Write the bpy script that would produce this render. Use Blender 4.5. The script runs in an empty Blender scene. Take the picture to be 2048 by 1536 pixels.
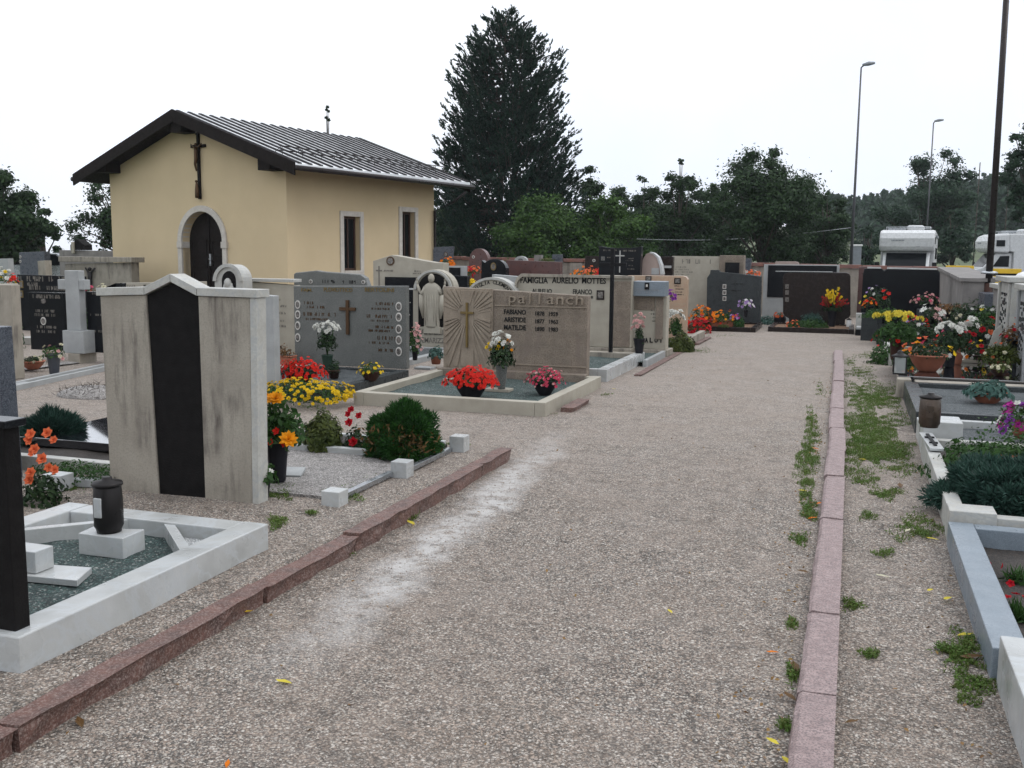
import bpy, math, random
import numpy as np
from mathutils import Vector, Matrix
R = math.radians
random.seed(7); rng = np.random.default_rng(7)
sc = bpy.context.scene
COL = sc.collection
# ---------------------------------------------------------------- camera
EYE = 1.6; F = 2000.0; AZ = R(18.7)
PITCH = math.atan((768 - 505) / F); ROLL = R(.5)
CAMR = Matrix.Rotation(AZ, 3, 'Z') @ Matrix.Rotation(math.pi / 2 - PITCH, 3, 'X') @ Matrix.Rotation(ROLL, 3, 'Z')
cd = bpy.data.cameras.new('camera'); cam = bpy.data.objects.new('camera', cd); COL.objects.link(cam)
cam.matrix_world = Matrix.Translation((0, 0, EYE)) @ CAMR.to_4x4()
cd.sensor_width = 36; cd.lens = 36 * F / 2048; cd.clip_start = .05; cd.clip_end = 3000
sc.camera = cam
# ---------------------------------------------------------------- sky, sun, exposure
SUN_EL, SUN_AZ = R(52), R(75)       # azimuth clockwise from +Y
w = bpy.data.worlds.new('World'); sc.world = w; w.use_nodes = True
nt = w.node_tree; nt.nodes.clear()
out = nt.nodes.new('ShaderNodeOutputWorld'); bg = nt.nodes.new('ShaderNodeBackground')
sky = nt.nodes.new('ShaderNodeTexSky'); sky.sky_type = 'NISHITA'; sky.sun_disc = False
sky.sun_elevation = SUN_EL; sky.sun_rotation = SUN_AZ; sky.dust_density = 3; sky.air_density = 1.2
mx = nt.nodes.new('ShaderNodeMixRGB'); mx.inputs[0].default_value = .88
tc = nt.nodes.new('ShaderNodeTexCoord'); nz = nt.nodes.new('ShaderNodeTexNoise'); nz.inputs['Scale'].default_value = 2.2
nz.inputs['Detail'].default_value = 5
rp = nt.nodes.new('ShaderNodeValToRGB')
rp.color_ramp.elements[0].position = .3; rp.color_ramp.elements[0].color = (12.6, 13.6, 15.4, 1)
rp.color_ramp.elements[1].position = .62; rp.color_ramp.elements[1].color = (15.8, 16.2, 16.8, 1)
nt.links.new(tc.outputs['Generated'], nz.inputs['Vector']); nt.links.new(nz.outputs['Fac'], rp.inputs[0])
nt.links.new(sky.outputs[0], mx.inputs[1]); nt.links.new(rp.outputs[0], mx.inputs[2])
sep = nt.nodes.new('ShaderNodeSeparateXYZ'); nt.links.new(tc.outputs['Generated'], sep.inputs[0])
ma = nt.nodes.new('ShaderNodeMath'); ma.operation = 'MULTIPLY_ADD'; ma.use_clamp = False; nt.links.new(sep.outputs[2], ma.inputs[0]); ma.inputs[1].default_value = .5; ma.inputs[2].default_value = .86
vm = nt.nodes.new('ShaderNodeVectorMath'); vm.operation = 'SCALE'; nt.links.new(mx.outputs[0], vm.inputs[0]); nt.links.new(ma.outputs[0], vm.inputs['Scale'])
nt.links.new(vm.outputs[0], bg.inputs[0]); bg.inputs[1].default_value = .1
nt.links.new(bg.outputs[0], out.inputs[0])
sd = bpy.data.lights.new('sun', 'SUN'); sun = bpy.data.objects.new('sun', sd); COL.objects.link(sun)
sd.energy = .8; sd.angle = R(25); sd.color = (1, .96, .9)
sdir = Vector((math.sin(SUN_AZ) * math.cos(SUN_EL), math.cos(SUN_AZ) * math.cos(SUN_EL), math.sin(SUN_EL)))
sun.rotation_euler = sdir.to_track_quat('Z', 'Y').to_euler(); sun.location = (0, 0, 30)
sc.view_settings.view_transform = 'Standard'; sc.view_settings.look = 'None'
sc.view_settings.exposure = -.17; sc.view_settings.gamma = 1
sc.cycles.max_bounces = 6; sc.cycles.diffuse_bounces = 3; sc.cycles.glossy_bounces = 3
sc.cycles.transparent_max_bounces = 8; sc.cycles.caustics_reflective = False; sc.cycles.caustics_refractive = False

# ---------------------------------------------------------------- where a thing stands: world X = across the rows, Y = along the path
def ray(px, py):
    return CAMR @ Vector(((px - 1024) / F, -(py - 768) / F, -1))
def G(px, py, z=0.0):               # point at height z
    d = ray(px, py); t = (z - EYE) / d.z
    return d.x * t, d.y * t
def W(px, py, v):                   # point in the upright plane y = v -> (x, z)
    d = ray(px, py); t = v / d.y
    return d.x * t, EYE + d.z * t
def WX(px, py, u):                  # point in the upright plane x = u -> (y, z)
    d = ray(px, py); t = u / d.x
    return d.y * t, EYE + d.z * t

# ---------------------------------------------------------------- mesh builder
class MB:
    def __init__(s): s.v = []; s.f = []; s.m = []; s.n = 0; s.sm = []
    def add(s, v, f, m=0, smooth=False):
        v = np.asarray(v, float).reshape(-1, 3); s.v.append(v)
        for q in f: s.f.append([i + s.n for i in q]); s.m.append(m); s.sm.append(smooth)
        s.n += len(v); return s
    def box(s, x0, x1, y0, y1, z0, z1, m=0):
        v = [(x, y, z) for z in (z0, z1) for y in (y0, y1) for x in (x0, x1)]
        return s.add(v, [(0, 2, 3, 1), (4, 5, 7, 6), (0, 1, 5, 4), (2, 6, 7, 3), (0, 4, 6, 2), (1, 3, 7, 5)], m)
    def prism(s, o, y0, y1, m=0):   # outline in x,z (anticlockwise seen from -y) pushed from y0 to y1
        n = len(o); v = [(x, y0, z) for x, z in o] + [(x, y1, z) for x, z in o]
        ar = sum(o[i][0] * o[(i + 1) % n][1] - o[(i + 1) % n][0] * o[i][1] for i in range(n))
        fr = list(range(n)); bk = list(range(2 * n - 1, n - 1, -1))
        sd = [(i, i + n, (i + 1) % n + n, (i + 1) % n) for i in range(n)]
        if ar < 0: fr = fr[::-1]; bk = bk[::-1]; sd = [q[::-1] for q in sd]
        return s.add(v, [fr, bk] + sd, m)
    def plan(s, o, z0, z1, m=0):    # outline in x,y raised from z0 to z1
        n = len(o); v = [(x, y, z0) for x, y in o] + [(x, y, z1) for x, y in o]
        ar = sum(o[i][0] * o[(i + 1) % n][1] - o[(i + 1) % n][0] * o[i][1] for i in range(n))
        fs = [list(range(n))[::-1], list(range(n, 2 * n))] + [(i, (i + 1) % n, (i + 1) % n + n, i + n) for i in range(n)]
        if ar < 0: fs = [q[::-1] for q in fs]
        return s.add(v, fs, m)
    def lathe(s, prof, c=(0, 0, 0), seg=20, m=0, sx=1, sy=1, smooth=True):
        v = []; f = []
        for r, z in prof:
            for k in range(seg):
                a = 2 * math.pi * k / seg
                v.append((c[0] + r * sx * math.cos(a), c[1] + r * sy * math.sin(a), c[2] + z))
        for i in range(len(prof) - 1):
            for k in range(seg):
                k2 = (k + 1) % seg; f.append((i * seg + k, i * seg + k2, (i + 1) * seg + k2, (i + 1) * seg + k))
        f.append(tuple(range(seg))[::-1]); f.append(tuple(range((len(prof) - 1) * seg, len(prof) * seg)))
        return s.add(v, f, m, smooth)
    def tube(s, pts, rad, seg=6, m=0, smooth=True):
        pts = [Vector(p) for p in pts]; v = []; f = []
        if not hasattr(rad, '__len__'): rad = [rad] * len(pts)
        up = Vector((0, 0, 1))
        for i, p in enumerate(pts):
            d = (pts[min(i + 1, len(pts) - 1)] - pts[max(i - 1, 0)]).normalized()
            a = d.cross(up if abs(d.z) < .9 else Vector((1, 0, 0))).normalized(); b = d.cross(a)
            for k in range(seg):
                t = 2 * math.pi * k / seg; q = p + (a * math.cos(t) + b * math.sin(t)) * rad[i]; v.append(q[:])
        for i in range(len(pts) - 1):
            for k in range(seg):
                k2 = (k + 1) % seg; f.append((i * seg + k, (i + 1) * seg + k, (i + 1) * seg + k2, i * seg + k2))
        f.append(tuple(range(seg))); f.append(tuple(range((len(pts) - 1) * seg, len(pts) * seg))[::-1])
        return s.add(v, f, m, smooth)
    def ball(s, c, r, m=0, seg=12, rings=8):
        if not hasattr(r, '__len__'): r = (r, r, r)
        prof = [(math.sin(math.pi * i / rings), -math.cos(math.pi * i / rings)) for i in range(rings + 1)]
        prof[0] = (.01, -1); prof[-1] = (.01, 1)
        return s.lathe([(p[0] * r[0], p[1] * r[2]) for p in prof], c, seg, m, 1, r[1] / r[0])
    def build(s, name, mats, parent=None, loc=(0, 0, 0), bevel=0, rot=None):
        V = np.concatenate(s.v) if s.v else np.zeros((0, 3))
        me = bpy.data.meshes.new(name); me.from_pydata(V.tolist(), [], s.f)
        if not isinstance(mats, (list, tuple)): mats = [mats]
        for m in mats: me.materials.append(m)
        me.polygons.foreach_set('material_index', s.m); me.polygons.foreach_set('use_smooth', s.sm)
        me.update()
        o = bpy.data.objects.new(name, me); COL.objects.link(o); o.location = loc
        if rot: o.rotation_euler = rot
        if parent: o.parent = parent
        if bevel:
            b = o.modifiers.new('bevel', 'BEVEL'); b.width = bevel; b.segments = 2; b.limit_method = 'ANGLE'; b.angle_limit = R(40)
        return o
def quads(name, V, nper, mats, parent=None, loc=(0, 0, 0), mi=None):
    """V (n, nper, 3): many small separate faces as one mesh"""
    V = np.asarray(V, np.float32); n = len(V)
    me = bpy.data.meshes.new(name); me.vertices.add(n * nper); me.vertices.foreach_set('co', V.reshape(-1))
    me.loops.add(n * nper); me.loops.foreach_set('vertex_index', np.arange(n * nper, dtype=np.int32))
    me.polygons.add(n); me.polygons.foreach_set('loop_start', np.arange(0, n * nper, nper, dtype=np.int32))
    try: me.polygons.foreach_set('loop_total', np.full(n, nper, dtype=np.int32))
    except Exception: pass
    if not isinstance(mats, (list, tuple)): mats = [mats]
    for m in mats: me.materials.append(m)
    if mi is not None: me.polygons.foreach_set('material_index', np.asarray(mi, dtype=np.int32))
    me.update(calc_edges=True); me.validate()
    o = bpy.data.objects.new(name, me); COL.objects.link(o); o.location = loc
    if parent: o.parent = parent
    return o
def thing(name, label, cat, loc=(0, 0, 0), rz=0, group=None):
    o = bpy.data.objects.new(name, None); COL.objects.link(o); o.location = loc; o.rotation_euler = (0, 0, rz)
    o.empty_display_size = .1
    o['label'] = label; o['category'] = cat
    if group: o['group'] = group
    return o
def tag(o, label=None, cat=None, group=None, kind=None):
    for k, x in (('label', label), ('category', cat), ('group', group), ('kind', kind)):
        if x: o[k] = x
    return o

# ---------------------------------------------------------------- materials
def newmat(name):
    m = bpy.data.materials.new(name); m.use_nodes = True
    n = m.node_tree; b = n.nodes['Principled BSDF']; return m, n, b
def noise(n, vec, scale, detail=3, rough=.55, dist=0):
    t = n.nodes.new('ShaderNodeTexNoise'); t.inputs['Scale'].default_value = scale; t.inputs['Detail'].default_value = detail
    t.inputs['Roughness'].default_value = rough; t.inputs['Distortion'].default_value = dist
    n.links.new(vec, t.inputs['Vector']); return t.outputs['Fac']
def ramp(n, fac, *st):
    r = n.nodes.new('ShaderNodeValToRGB'); e = r.color_ramp.elements
    while len(e) < len(st): e.new(.5)
    for i, (p, c) in enumerate(st):
        e[i].position = p; e[i].color = (c, c, c, 1) if not hasattr(c, '__len__') else (*c[:3], 1)
    n.links.new(fac, r.inputs[0]); return r.outputs[0]
def mix(n, fac, a, b, mode='MIX'):
    x = n.nodes.new('ShaderNodeMixRGB'); x.blend_type = mode
    for i, q in ((0, fac), (1, a), (2, b)):
        if hasattr(q, 'is_output'): n.links.new(q, x.inputs[i])
        elif hasattr(q, '__len__'): x.inputs[i].default_value = (*q[:3], 1)
        else: x.inputs[i].default_value = q if i == 0 else (q, q, q, 1)
    return x.outputs[0]
def coords(n, kind='Object', scale=(1, 1, 1)):
    t = n.nodes.new('ShaderNodeTexCoord'); mp = n.nodes.new('ShaderNodeMapping'); mp.inputs['Scale'].default_value = scale
    n.links.new(t.outputs[kind], mp.inputs['Vector']); return mp.outputs[0]
def bumpn(n, b, h, dist, st=1):
    u = n.nodes.new('ShaderNodeBump'); u.inputs['Distance'].default_value = dist; u.inputs['Strength'].default_value = st
    n.links.new(h, u.inputs['Height']); n.links.new(u.outputs[0], b.inputs['Normal'])
def mat(name, c, c2=None, vs=6, speck=None, ss=180, sa=.5, rough=.6, rv=.12, bump=.002, bs=40, streak=None, vein=None, metal=0, coat=0, thr=.56):
    m, n, b = newmat(name); vec = coords(n); c2 = c2 or tuple(x * .72 for x in c)
    f = ramp(n, noise(n, vec, vs, 5), (.32, 0), (.68, 1)); colr = mix(n, f, c, c2)
    if speck:
        g = ramp(n, noise(n, vec, ss, 2, .7), (thr - .06, 0), (thr + .03, sa)); colr = mix(n, g, colr, speck)
    if vein:
        g = noise(n, vec, vs * .7, 6, .6, 1.6); g = ramp(n, g, (.455, 0), (.495, .75), (.535, 0)); colr = mix(n, g, colr, vein)
    if streak:
        sv = coords(n, 'Object', (6, 6, .8)); g = ramp(n, noise(n, sv, 1.7, 6, .68), (.46, 0), (.66, 1)); g = mix(n, 1, g, ramp(n, noise(n, vec, 2.1, 3), (.42, 0), (.56, 1)), 'MULTIPLY'); colr = mix(n, g, colr, streak)
    n.links.new(colr, b.inputs['Base Color']); b.inputs['Metallic'].default_value = metal
    rr = ramp(n, noise(n, vec, vs * 1.7, 3), (.3, max(rough - rv, .03)), (.7, min(rough + rv, 1))); n.links.new(rr, b.inputs['Roughness'])
    b.inputs['Coat Weight'].default_value = coat
    if max(c) < .06 and not coat: b.inputs['Specular IOR Level'].default_value = .1
    if bump: bumpn(n, b, noise(n, vec, bs, 6, .6), bump)
    return m
def flat(name, c, rough=.5, metal=0, emit=None):
    return mat(name, c, tuple(x * .82 for x in c), 9, rough=rough, metal=metal, bump=.0006, bs=60)
def leafmat(name, c1, c2, c3=None, trans=.25, rough=.5, vs=1.5):
    m, n, b = newmat(name); g = n.nodes.new('ShaderNodeNewGeometry')
    vec = coords(n); f = noise(n, vec, vs, 3)
    f = ramp(n, f, (.35, 0), (.65, 1)); colr = mix(n, f, c1, c2)
    colr = mix(n, ramp(n, g.outputs['Random Per Island'], (0, 0), (1, .8)), colr, c3 or tuple(x * .55 for x in c1))
    n.links.new(colr, b.inputs['Base Color']); b.inputs['Roughness'].default_value = rough; b.inputs['Specular IOR Level'].default_value = .12
    t = n.nodes.new('ShaderNodeBsdfTranslucent'); n.links.new(colr, t.inputs[0])
    ms = n.nodes.new('ShaderNodeMixShader'); ms.inputs[0].default_value = trans
    o = n.nodes['Material Output']; n.links.new(b.outputs[0], ms.inputs[1]); n.links.new(t.outputs[0], ms.inputs[2]); n.links.new(ms.outputs[0], o.inputs[0])
    return m
def gravelmat(name, stones, scale=95, low=None, path=False, rough=.7, bump=.006):
    m, n, b = newmat(name); vec = coords(n, 'Object')
    wv = n.nodes.new('ShaderNodeTexNoise'); wv.inputs['Scale'].default_value = 30; n.links.new(vec, wv.inputs['Vector'])
    vv = n.nodes.new('ShaderNodeVectorMath'); vv.operation = 'MULTIPLY_ADD'; n.links.new(wv.outputs['Color'], vv.inputs[0])
    vv.inputs[1].default_value = (.018, .018, .018); n.links.new(vec, vv.inputs[2])
    hs = []; cols = []
    for k, s_ in enumerate((scale, scale * 1.6)):
        vo = n.nodes.new('ShaderNodeTexVoronoi'); vo.inputs['Scale'].default_value = s_; n.links.new(vv.outputs[0], vo.inputs['Vector'])
        vo.inputs['Randomness'].default_value = 1
        sp = n.nodes.new('ShaderNodeSeparateColor'); n.links.new(vo.outputs['Color'], sp.inputs[0])
        st = [(i / len(stones), c) for i, c in enumerate(stones)]
        r = n.nodes.new('ShaderNodeValToRGB'); r.color_ramp.interpolation = 'CONSTANT'; e = r.color_ramp.elements
        while len(e) < len(st): e.new(.5)
        for i, (p, c) in enumerate(st): e[i].position = p; e[i].color = (*c, 1)
        n.links.new(sp.outputs[k], r.inputs[0]); cols.append(r.outputs[0]); hs.append(vo.outputs['Distance'])
    pick = ramp(n, noise(n, vec, 55, 2), (.48, 0), (.52, 1))
    colr = mix(n, pick, cols[0], cols[1])
    h = mix(n, pick, hs[0], hs[1])
    crev = ramp(n, h, (.3, 1.1), (.75, .22)); colr = mix(n, 1, colr, crev, 'MULTIPLY')
    lo = noise(n, vec, .9, 4, .65); colr = mix(n, ramp(n, lo, (.35, 0), (.7, .45)), colr, low or (.16, .13, .11))
    md = noise(n, vec, 7, 9, .86); colr = mix(n, 1, colr, ramp(n, md, (.36, .5), (.5, .98), (.64, 1.45)), 'MULTIPLY')
    lo2 = noise(n, vec, 7, 4, .7); colr = mix(n, ramp(n, lo2, (.5, 0), (.78, .4)), colr, (.06, .05, .045))
    if path:                        # pale stone dust trodden into the path
        sx = n.nodes.new('ShaderNodeSeparateXYZ'); n.links.new(vec, sx.inputs[0])
        def M(op, a, b2, c=None):
            q = n.nodes.new('ShaderNodeMath'); q.operation = op
            for i, z in enumerate((a, b2, c)):
                if z is None: continue
                if hasattr(z, 'is_output'): n.links.new(z, q.inputs[i])
                else: q.inputs[i].default_value = z
            return q.outputs[0]
        x0, y0 = G(1085, 905); x1, y1 = G(690, 1240); k = (x1 - x0) / (y1 - y0)
        wob = M('MULTIPLY', M('SUBTRACT', noise(n, vec, 1.6, 3), .5), .5)
        d = M('ABSOLUTE', M('SUBTRACT', M('ADD', sx.outputs[0], wob), M('MULTIPLY_ADD', sx.outputs[1], k, x0 - k * y0)), 0)
        line = ramp(n, d, (.04, 1), (.22, 0)); yy = ramp(n, M('MULTIPLY', sx.outputs[1], .1), ((y1) * .1 - .08, 0), ((y1) * .1 + .05, 1), (y0 * .1 - .1, 1), (y0 * .1 + .12, 0))
        ma = mix(n, 1, mix(n, 1, line, yy, 'MULTIPLY'), ramp(n, noise(n, vec, 9, 5, .7), (.36, .1), (.56, .85)), 'MULTIPLY')
        colr = mix(n, ma, colr, (.47, .455, .44))
        far = ramp(n, M('MULTIPLY', sx.outputs[1], .05), (.3, 0), (.6, .22)); colr = mix(n, far, colr, (.39, .33, .28))
    n.links.new(colr, b.inputs['Base Color'])
    rr = ramp(n, noise(n, vec, 2.2, 4), (.35, rough), (.65, rough + .2)); n.links.new(rr, b.inputs['Roughness'])
    inv = n.nodes.new('ShaderNodeMath'); inv.operation = 'SUBTRACT'; inv.inputs[0].default_value = 1; n.links.new(h, inv.inputs[1])
    bumpn(n, b, inv.outputs[0], bump, .9)
    return m

M_ = {}
M_['gravel'] = gravelmat('pinkish gravel', [(.33, .27, .22), (.405, .36, .31), (.215, .165, .13), (.085, .078, .07), (.36, .285, .23), (.275, .245, .215), (.52, .48, .43), (.16, .125, .10)], 84, (.25, .20, .163), path=True)
M_['greengravel'] = gravelmat('green gravel', [(.03, .065, .06), (.06, .11, .10), (.015, .03, .03), (.045, .085, .08), (.012, .025, .025), (.10, .16, .15), (.025, .05, .05), (.30, .32, .30)], 78, (.03, .055, .05))
M_['greygravel'] = gravelmat('blue grey gravel', [(.06, .075, .08), (.10, .12, .125), (.035, .045, .05), (.075, .09, .095), (.20, .22, .23), (.05, .06, .065)], 100, (.06, .07, .075))
M_['whitegravel'] = gravelmat('white gravel', [(.5, .52, .52), (.62, .63, .62), (.4, .42, .43), (.55, .55, .55)], 110, (.4, .42, .42))
M_['palegravel'] = gravelmat('pale grey gravel', [(.38, .35, .33), (.46, .44, .42), (.27, .25, .24), (.33, .30, .28), (.18, .17, .165), (.52, .5, .48)], 100, (.3, .28, .26))
M_['sand'] = gravelmat('brown sand', [(.28, .17, .10), (.33, .20, .12), (.22, .13, .08)], 160, (.2, .12, .07))
M_['soil'] = gravelmat('dark soil', [(.03, .022, .018), (.045, .033, .026), (.02, .016, .013), (.06, .045, .035)], 90, (.025, .02, .016))
M_['grassland'] = mat('meadow grass', (.045, .07, .025), (.085, .10, .04), .12, rough=.9, bump=.03, bs=6)
M_['porphyry'] = mat('red porphyry', (.145, .070, .054), (.075, .042, .036), 14, (.30, .23, .20), 110, .5, .65, bump=.02, bs=22)
M_['pinkkerb'] = mat('pink hewn porphyry', (.35, .262, .25), (.23, .165, .158), 22, (.13, .10, .10), 130, .8, .6, bump=.014, bs=34, thr=.54)
M_['beige'] = mat('beige limestone', (.32, .29, .24), (.24, .215, .175), 5, (.22, .19, .15), 120, .35, .7, streak=(.11, .095, .08), bump=.003)
M_['stained'] = mat('weather stained limestone', (.33, .30, .25), (.25, .225, .185), 3.5, (.2, .18, .15), 80, .4, .75, streak=(.085, .07, .06), bump=.003)
M_['whitemarble'] = mat('white marble', (.46, .47, .465), (.31, .315, .305), 3, vein=(.42, .44, .45), rough=.32, bump=.001)
M_['oldmarble'] = mat('aged white marble', (.45, .45, .42), (.35, .34, .31), 5, (.27, .26, .23), 60, .3, .5, vein=(.33, .34, .34), bump=.002)
M_['greymarble'] = mat('light grey marble', (.34, .35, .35), (.26, .27, .27), 5, (.25, .26, .26), 110, .4, .5)
M_['granite'] = mat('grey granite', (.095, .10, .093), (.065, .070, .066), 5, (.25, .25, .235), 120, .6, .45)
M_['darkgranite'] = mat('dark grey granite', (.036, .042, .044), (.025, .028, .03), 5, (.12, .13, .13), 190, .5, .3)
M_['bluegranite'] = mat('blue grey granite', (.17, .205, .24), (.14, .17, .20), 6, (.27, .31, .34), 220, .5, .35)
M_['bluedark'] = mat('blue black granite', (.04, .048, .062), (.026, .03, .042), 6, (.16, .18, .21), 150, .6, .3)
M_['black'] = mat('polished black granite', (.008, .009, .011), (.006, .006, .007), 5, (.04, .045, .05), 240, .4, .12, .05, bump=0)
M_['mirror'] = mat('wet black polished granite', (.012, .013, .018), (.01, .01, .014), 5, rough=.04, rv=.015, bump=0, coat=1); M_['mirror'].node_tree.nodes['Principled BSDF'].inputs['IOR'].default_value = 1.9; M_['mirror'].node_tree.nodes['Principled BSDF'].inputs['Coat IOR'].default_value = 1.8
M_['blackrough'] = mat('rough black granite', (.011, .010, .010), (.007, .0065, .0065), 12, rough=.75, bump=.003, bs=90)
M_['brownblack'] = mat('brown black granite', (.020, .015, .013), (.013, .010, .010), 7, (.07, .055, .05), 200, .5, .25)
M_['pallanch'] = mat('brown hewn limestone', (.245, .20, .155), (.16, .13, .10), 7, (.12, .095, .075), 60, .75, .8, bump=.009, bs=60, streak=(.17, .135, .11))
M_['pallrelief'] = mat('tan carved limestone', (.29, .24, .185), (.21, .17, .13), 6, (.17, .135, .10), 70, .4, .8, bump=.004, bs=60)
M_['cream'] = mat('cream travertine', (.36, .335, .275), (.29, .265, .215), 5, (.3, .27, .22), 90, .4, .65, bump=.002)
M_['apricot'] = mat('apricot marble', (.40, .29, .20), (.33, .245, .175), 4, vein=(.36, .22, .15), rough=.4)
M_['pinkstone'] = mat('pinkish stone', (.34, .265, .23), (.27, .21, .185), 5, (.26, .2, .18), 120, .4, .6)
M_['redgranite'] = mat('dark red granite', (.11, .045, .038), (.07, .032, .03), 6, (.05, .03, .03), 160, .6, .35)
M_['plaster'] = mat('yellow ochre plaster', (.56, .45, .285), (.50, .40, .25), .8, rough=.9, bump=.004, bs=90)
M_['framestone'] = mat('pale window stone', (.55, .52, .47), (.44, .41, .37), 7, (.3, .27, .24), 90, .4, .75)
M_['darkwood'] = mat('dark stained wood', (.014, .010, .009), (.009, .007, .006), 10, rough=.7, bump=.004)
M_['brownwood'] = mat('reddish window wood', (.06, .026, .016), (.04, .018, .012), 10, rough=.5)
M_['roofmetal'] = mat('wet grey roof sheet', (.88, .89, .90), (.78, .79, .80), 2, rough=.42, rv=.08, metal=1, bump=.002, bs=7)
M_['seam'] = mat('dark brown sheet metal', (.014, .013, .014), (.02, .018, .02), 5, rough=.5)
M_['gutter'] = flat('dark gutter metal', (.04, .035, .035), .35, .5)
M_['lampgrey'] = flat('grey painted steel', (.085, .085, .095), .45, .3)
M_['glass'] = mat('dark window glass', (.008, .01, .012), (.006, .008, .009), 3, rough=.1, rv=.02, bump=0)
M_['iron'] = flat('black wrought iron', (.015, .015, .016), .5, .3)
M_['bronze'] = flat('weathered bronze', (.09, .05, .025), .45, .7)
M_['goldbronze'] = flat('yellow bronze letters', (.20, .14, .05), .4, .6)
M_['letters'] = flat('dark lettering', (.02, .02, .02), .6)
M_['paleletters'] = flat('pale silver lettering', (.40, .40, .38), .5)
M_['faintletters'] = flat('worn lettering', (.16, .145, .125), .8)
M_['porcelain'] = flat('white porcelain', (.62, .60, .56), .2)
M_['photo'] = mat('faded grey portrait print', (.22, .2, .18), (.05, .05, .05), 40, rough=.2, bump=0)
M_['terracotta'] = mat('terracotta', (.38, .135, .075), (.27, .095, .055), 8, rough=.75)
M_['darkpot'] = flat('black plastic pot', (.018, .018, .022), .35)
M_['brownpot'] = flat('dark brown pot', (.055, .028, .022), .45)
M_['greenpot'] = flat('dark green vase', (.03, .055, .04), .4)
M_['greypot'] = flat('blue black vase', (.045, .05, .062), .4)
M_['steel'] = flat('galvanised steel', (.42, .44, .46), .28, .85)
M_['darksteel'] = flat('dark lantern metal', (.03, .028, .028), .35, .5)
M_['bronzelamp'] = mat('brown bronze lantern body', (.085, .06, .045), (.05, .038, .03), 12, rough=.35, metal=.5)
M_['candle'] = flat('red candle plastic', (.35, .02, .015), .3)
M_['white'] = flat('white paint', (.78, .78, .77), .35)
M_['shadedwhite'] = flat('shade greyed white coachwork', (.60, .61, .61), .3)  # camper white, greyed in the colour to stand for shade
M_['blackrubber'] = flat('black rubber', (.02, .02, .02), .7)
M_['greyplastic'] = flat('grey plastic', (.22, .24, .26), .4)
M_['yellow'] = flat('yellow paint', (.72, .46, .02), .4)
M_['wallplaster'] = mat('weathered wall plaster', (.34, .30, .25), (.22, .20, .175), 2, (.2, .17, .15), 30, .4, .85, streak=(.16, .13, .11), bump=.006)
M_['coping'] = mat('red tile coping', (.22, .10, .075), (.14, .07, .06), 6, rough=.7, bump=.006)
M_['concrete'] = mat('grey concrete', (.23, .215, .20), (.15, .14, .135), 3, rough=.85, bump=.004, streak=(.13, .12, .11))
M_['bark'] = mat('bark', (.06, .047, .036), (.035, .028, .022), 8, rough=.9, bump=.02, bs=12)
M_['asphalt'] = mat('asphalt', (.06, .06, .062), (.045, .045, .047), 3, rough=.8)
# foliage
M_['needle'] = leafmat('dark pine needles', (.018, .044, .030), (.028, .064, .040), (.008, .018, .014), .1, .55)
M_['leafdark'] = leafmat('dark green leaves', (.028, .056, .024), (.045, .085, .030), (.014, .028, .014), .25)
M_['leafmid'] = leafmat('mid green leaves', (.045, .10, .022), (.08, .155, .032), (.018, .036, .014), .3, vs=.8)
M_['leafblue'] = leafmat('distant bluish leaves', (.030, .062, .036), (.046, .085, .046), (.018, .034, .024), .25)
M_['grass'] = leafmat('grass blades', (.085, .18, .035), (.13, .21, .05), (.09, .085, .03), .3, vs=3)
M_['juniper'] = leafmat('blue green juniper', (.030, .070, .055), (.045, .095, .070), (.012, .028, .022), .1, vs=5)
M_['thuja'] = leafmat('dark green thuja', (.024, .080, .018), (.040, .115, .022), (.01, .03, .01), .15, vs=7)
M_['thujabrown'] = leafmat('browned thuja tips', (.20, .085, .03), (.12, .07, .025), (.05, .04, .02), .15)
M_['yellowgreen'] = leafmat('yellow green dwarf conifer', (.11, .13, .03), (.06, .085, .022), (.025, .035, .012), .15, vs=8)
M_['plant'] = leafmat('green plant leaves', (.055, .12, .03), (.035, .085, .022), (.02, .045, .015), .3, vs=8)
M_['plantdark'] = leafmat('dark plant leaves', (.02, .045, .018), (.035, .062, .022), (.012, .024, .012), .2, vs=8)
M_['silverleaf'] = leafmat('blue grey leaves', (.10, .19, .16), (.06, .13, .11), (.03, .06, .05), .2, vs=8)
M_['litter'] = leafmat('dead leaf crumbs', (.20, .10, .04), (.10, .055, .03), (.26, .17, .06), .1, vs=30)
def petal(name, c, c2=None): return leafmat(name, c, c2 or tuple(x * .8 for x in c), tuple(x * .6 for x in c), .25, .6, vs=12)
P_ = dict(red=petal('red petals', (.72, .025, .015)), crimson=petal('crimson petals', (.45, .008, .018)),
          pink=petal('pink petals', (.72, .13, .22)), palepink=petal('pale pink petals', (.74, .42, .40)),
          rose=petal('deep pink petals', (.62, .07, .13)), salmon=petal('salmon petals', (.82, .18, .07)),
          orange=petal('orange petals', (.85, .22, .01)), amber=petal('amber petals', (.88, .34, .01)),
          yellow=petal('yellow petals', (.85, .58, .02)), lemon=petal('lemon petals', (.80, .66, .08)),
          white=petal('white petals', (.80, .80, .74)), cream=petal('cream petals', (.72, .68, .50)),
          purple=petal('purple petals', (.22, .04, .30)), lilac=petal('lilac petals', (.42, .28, .55)), magenta=petal('magenta petals', (.42, .02, .26)))

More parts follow.
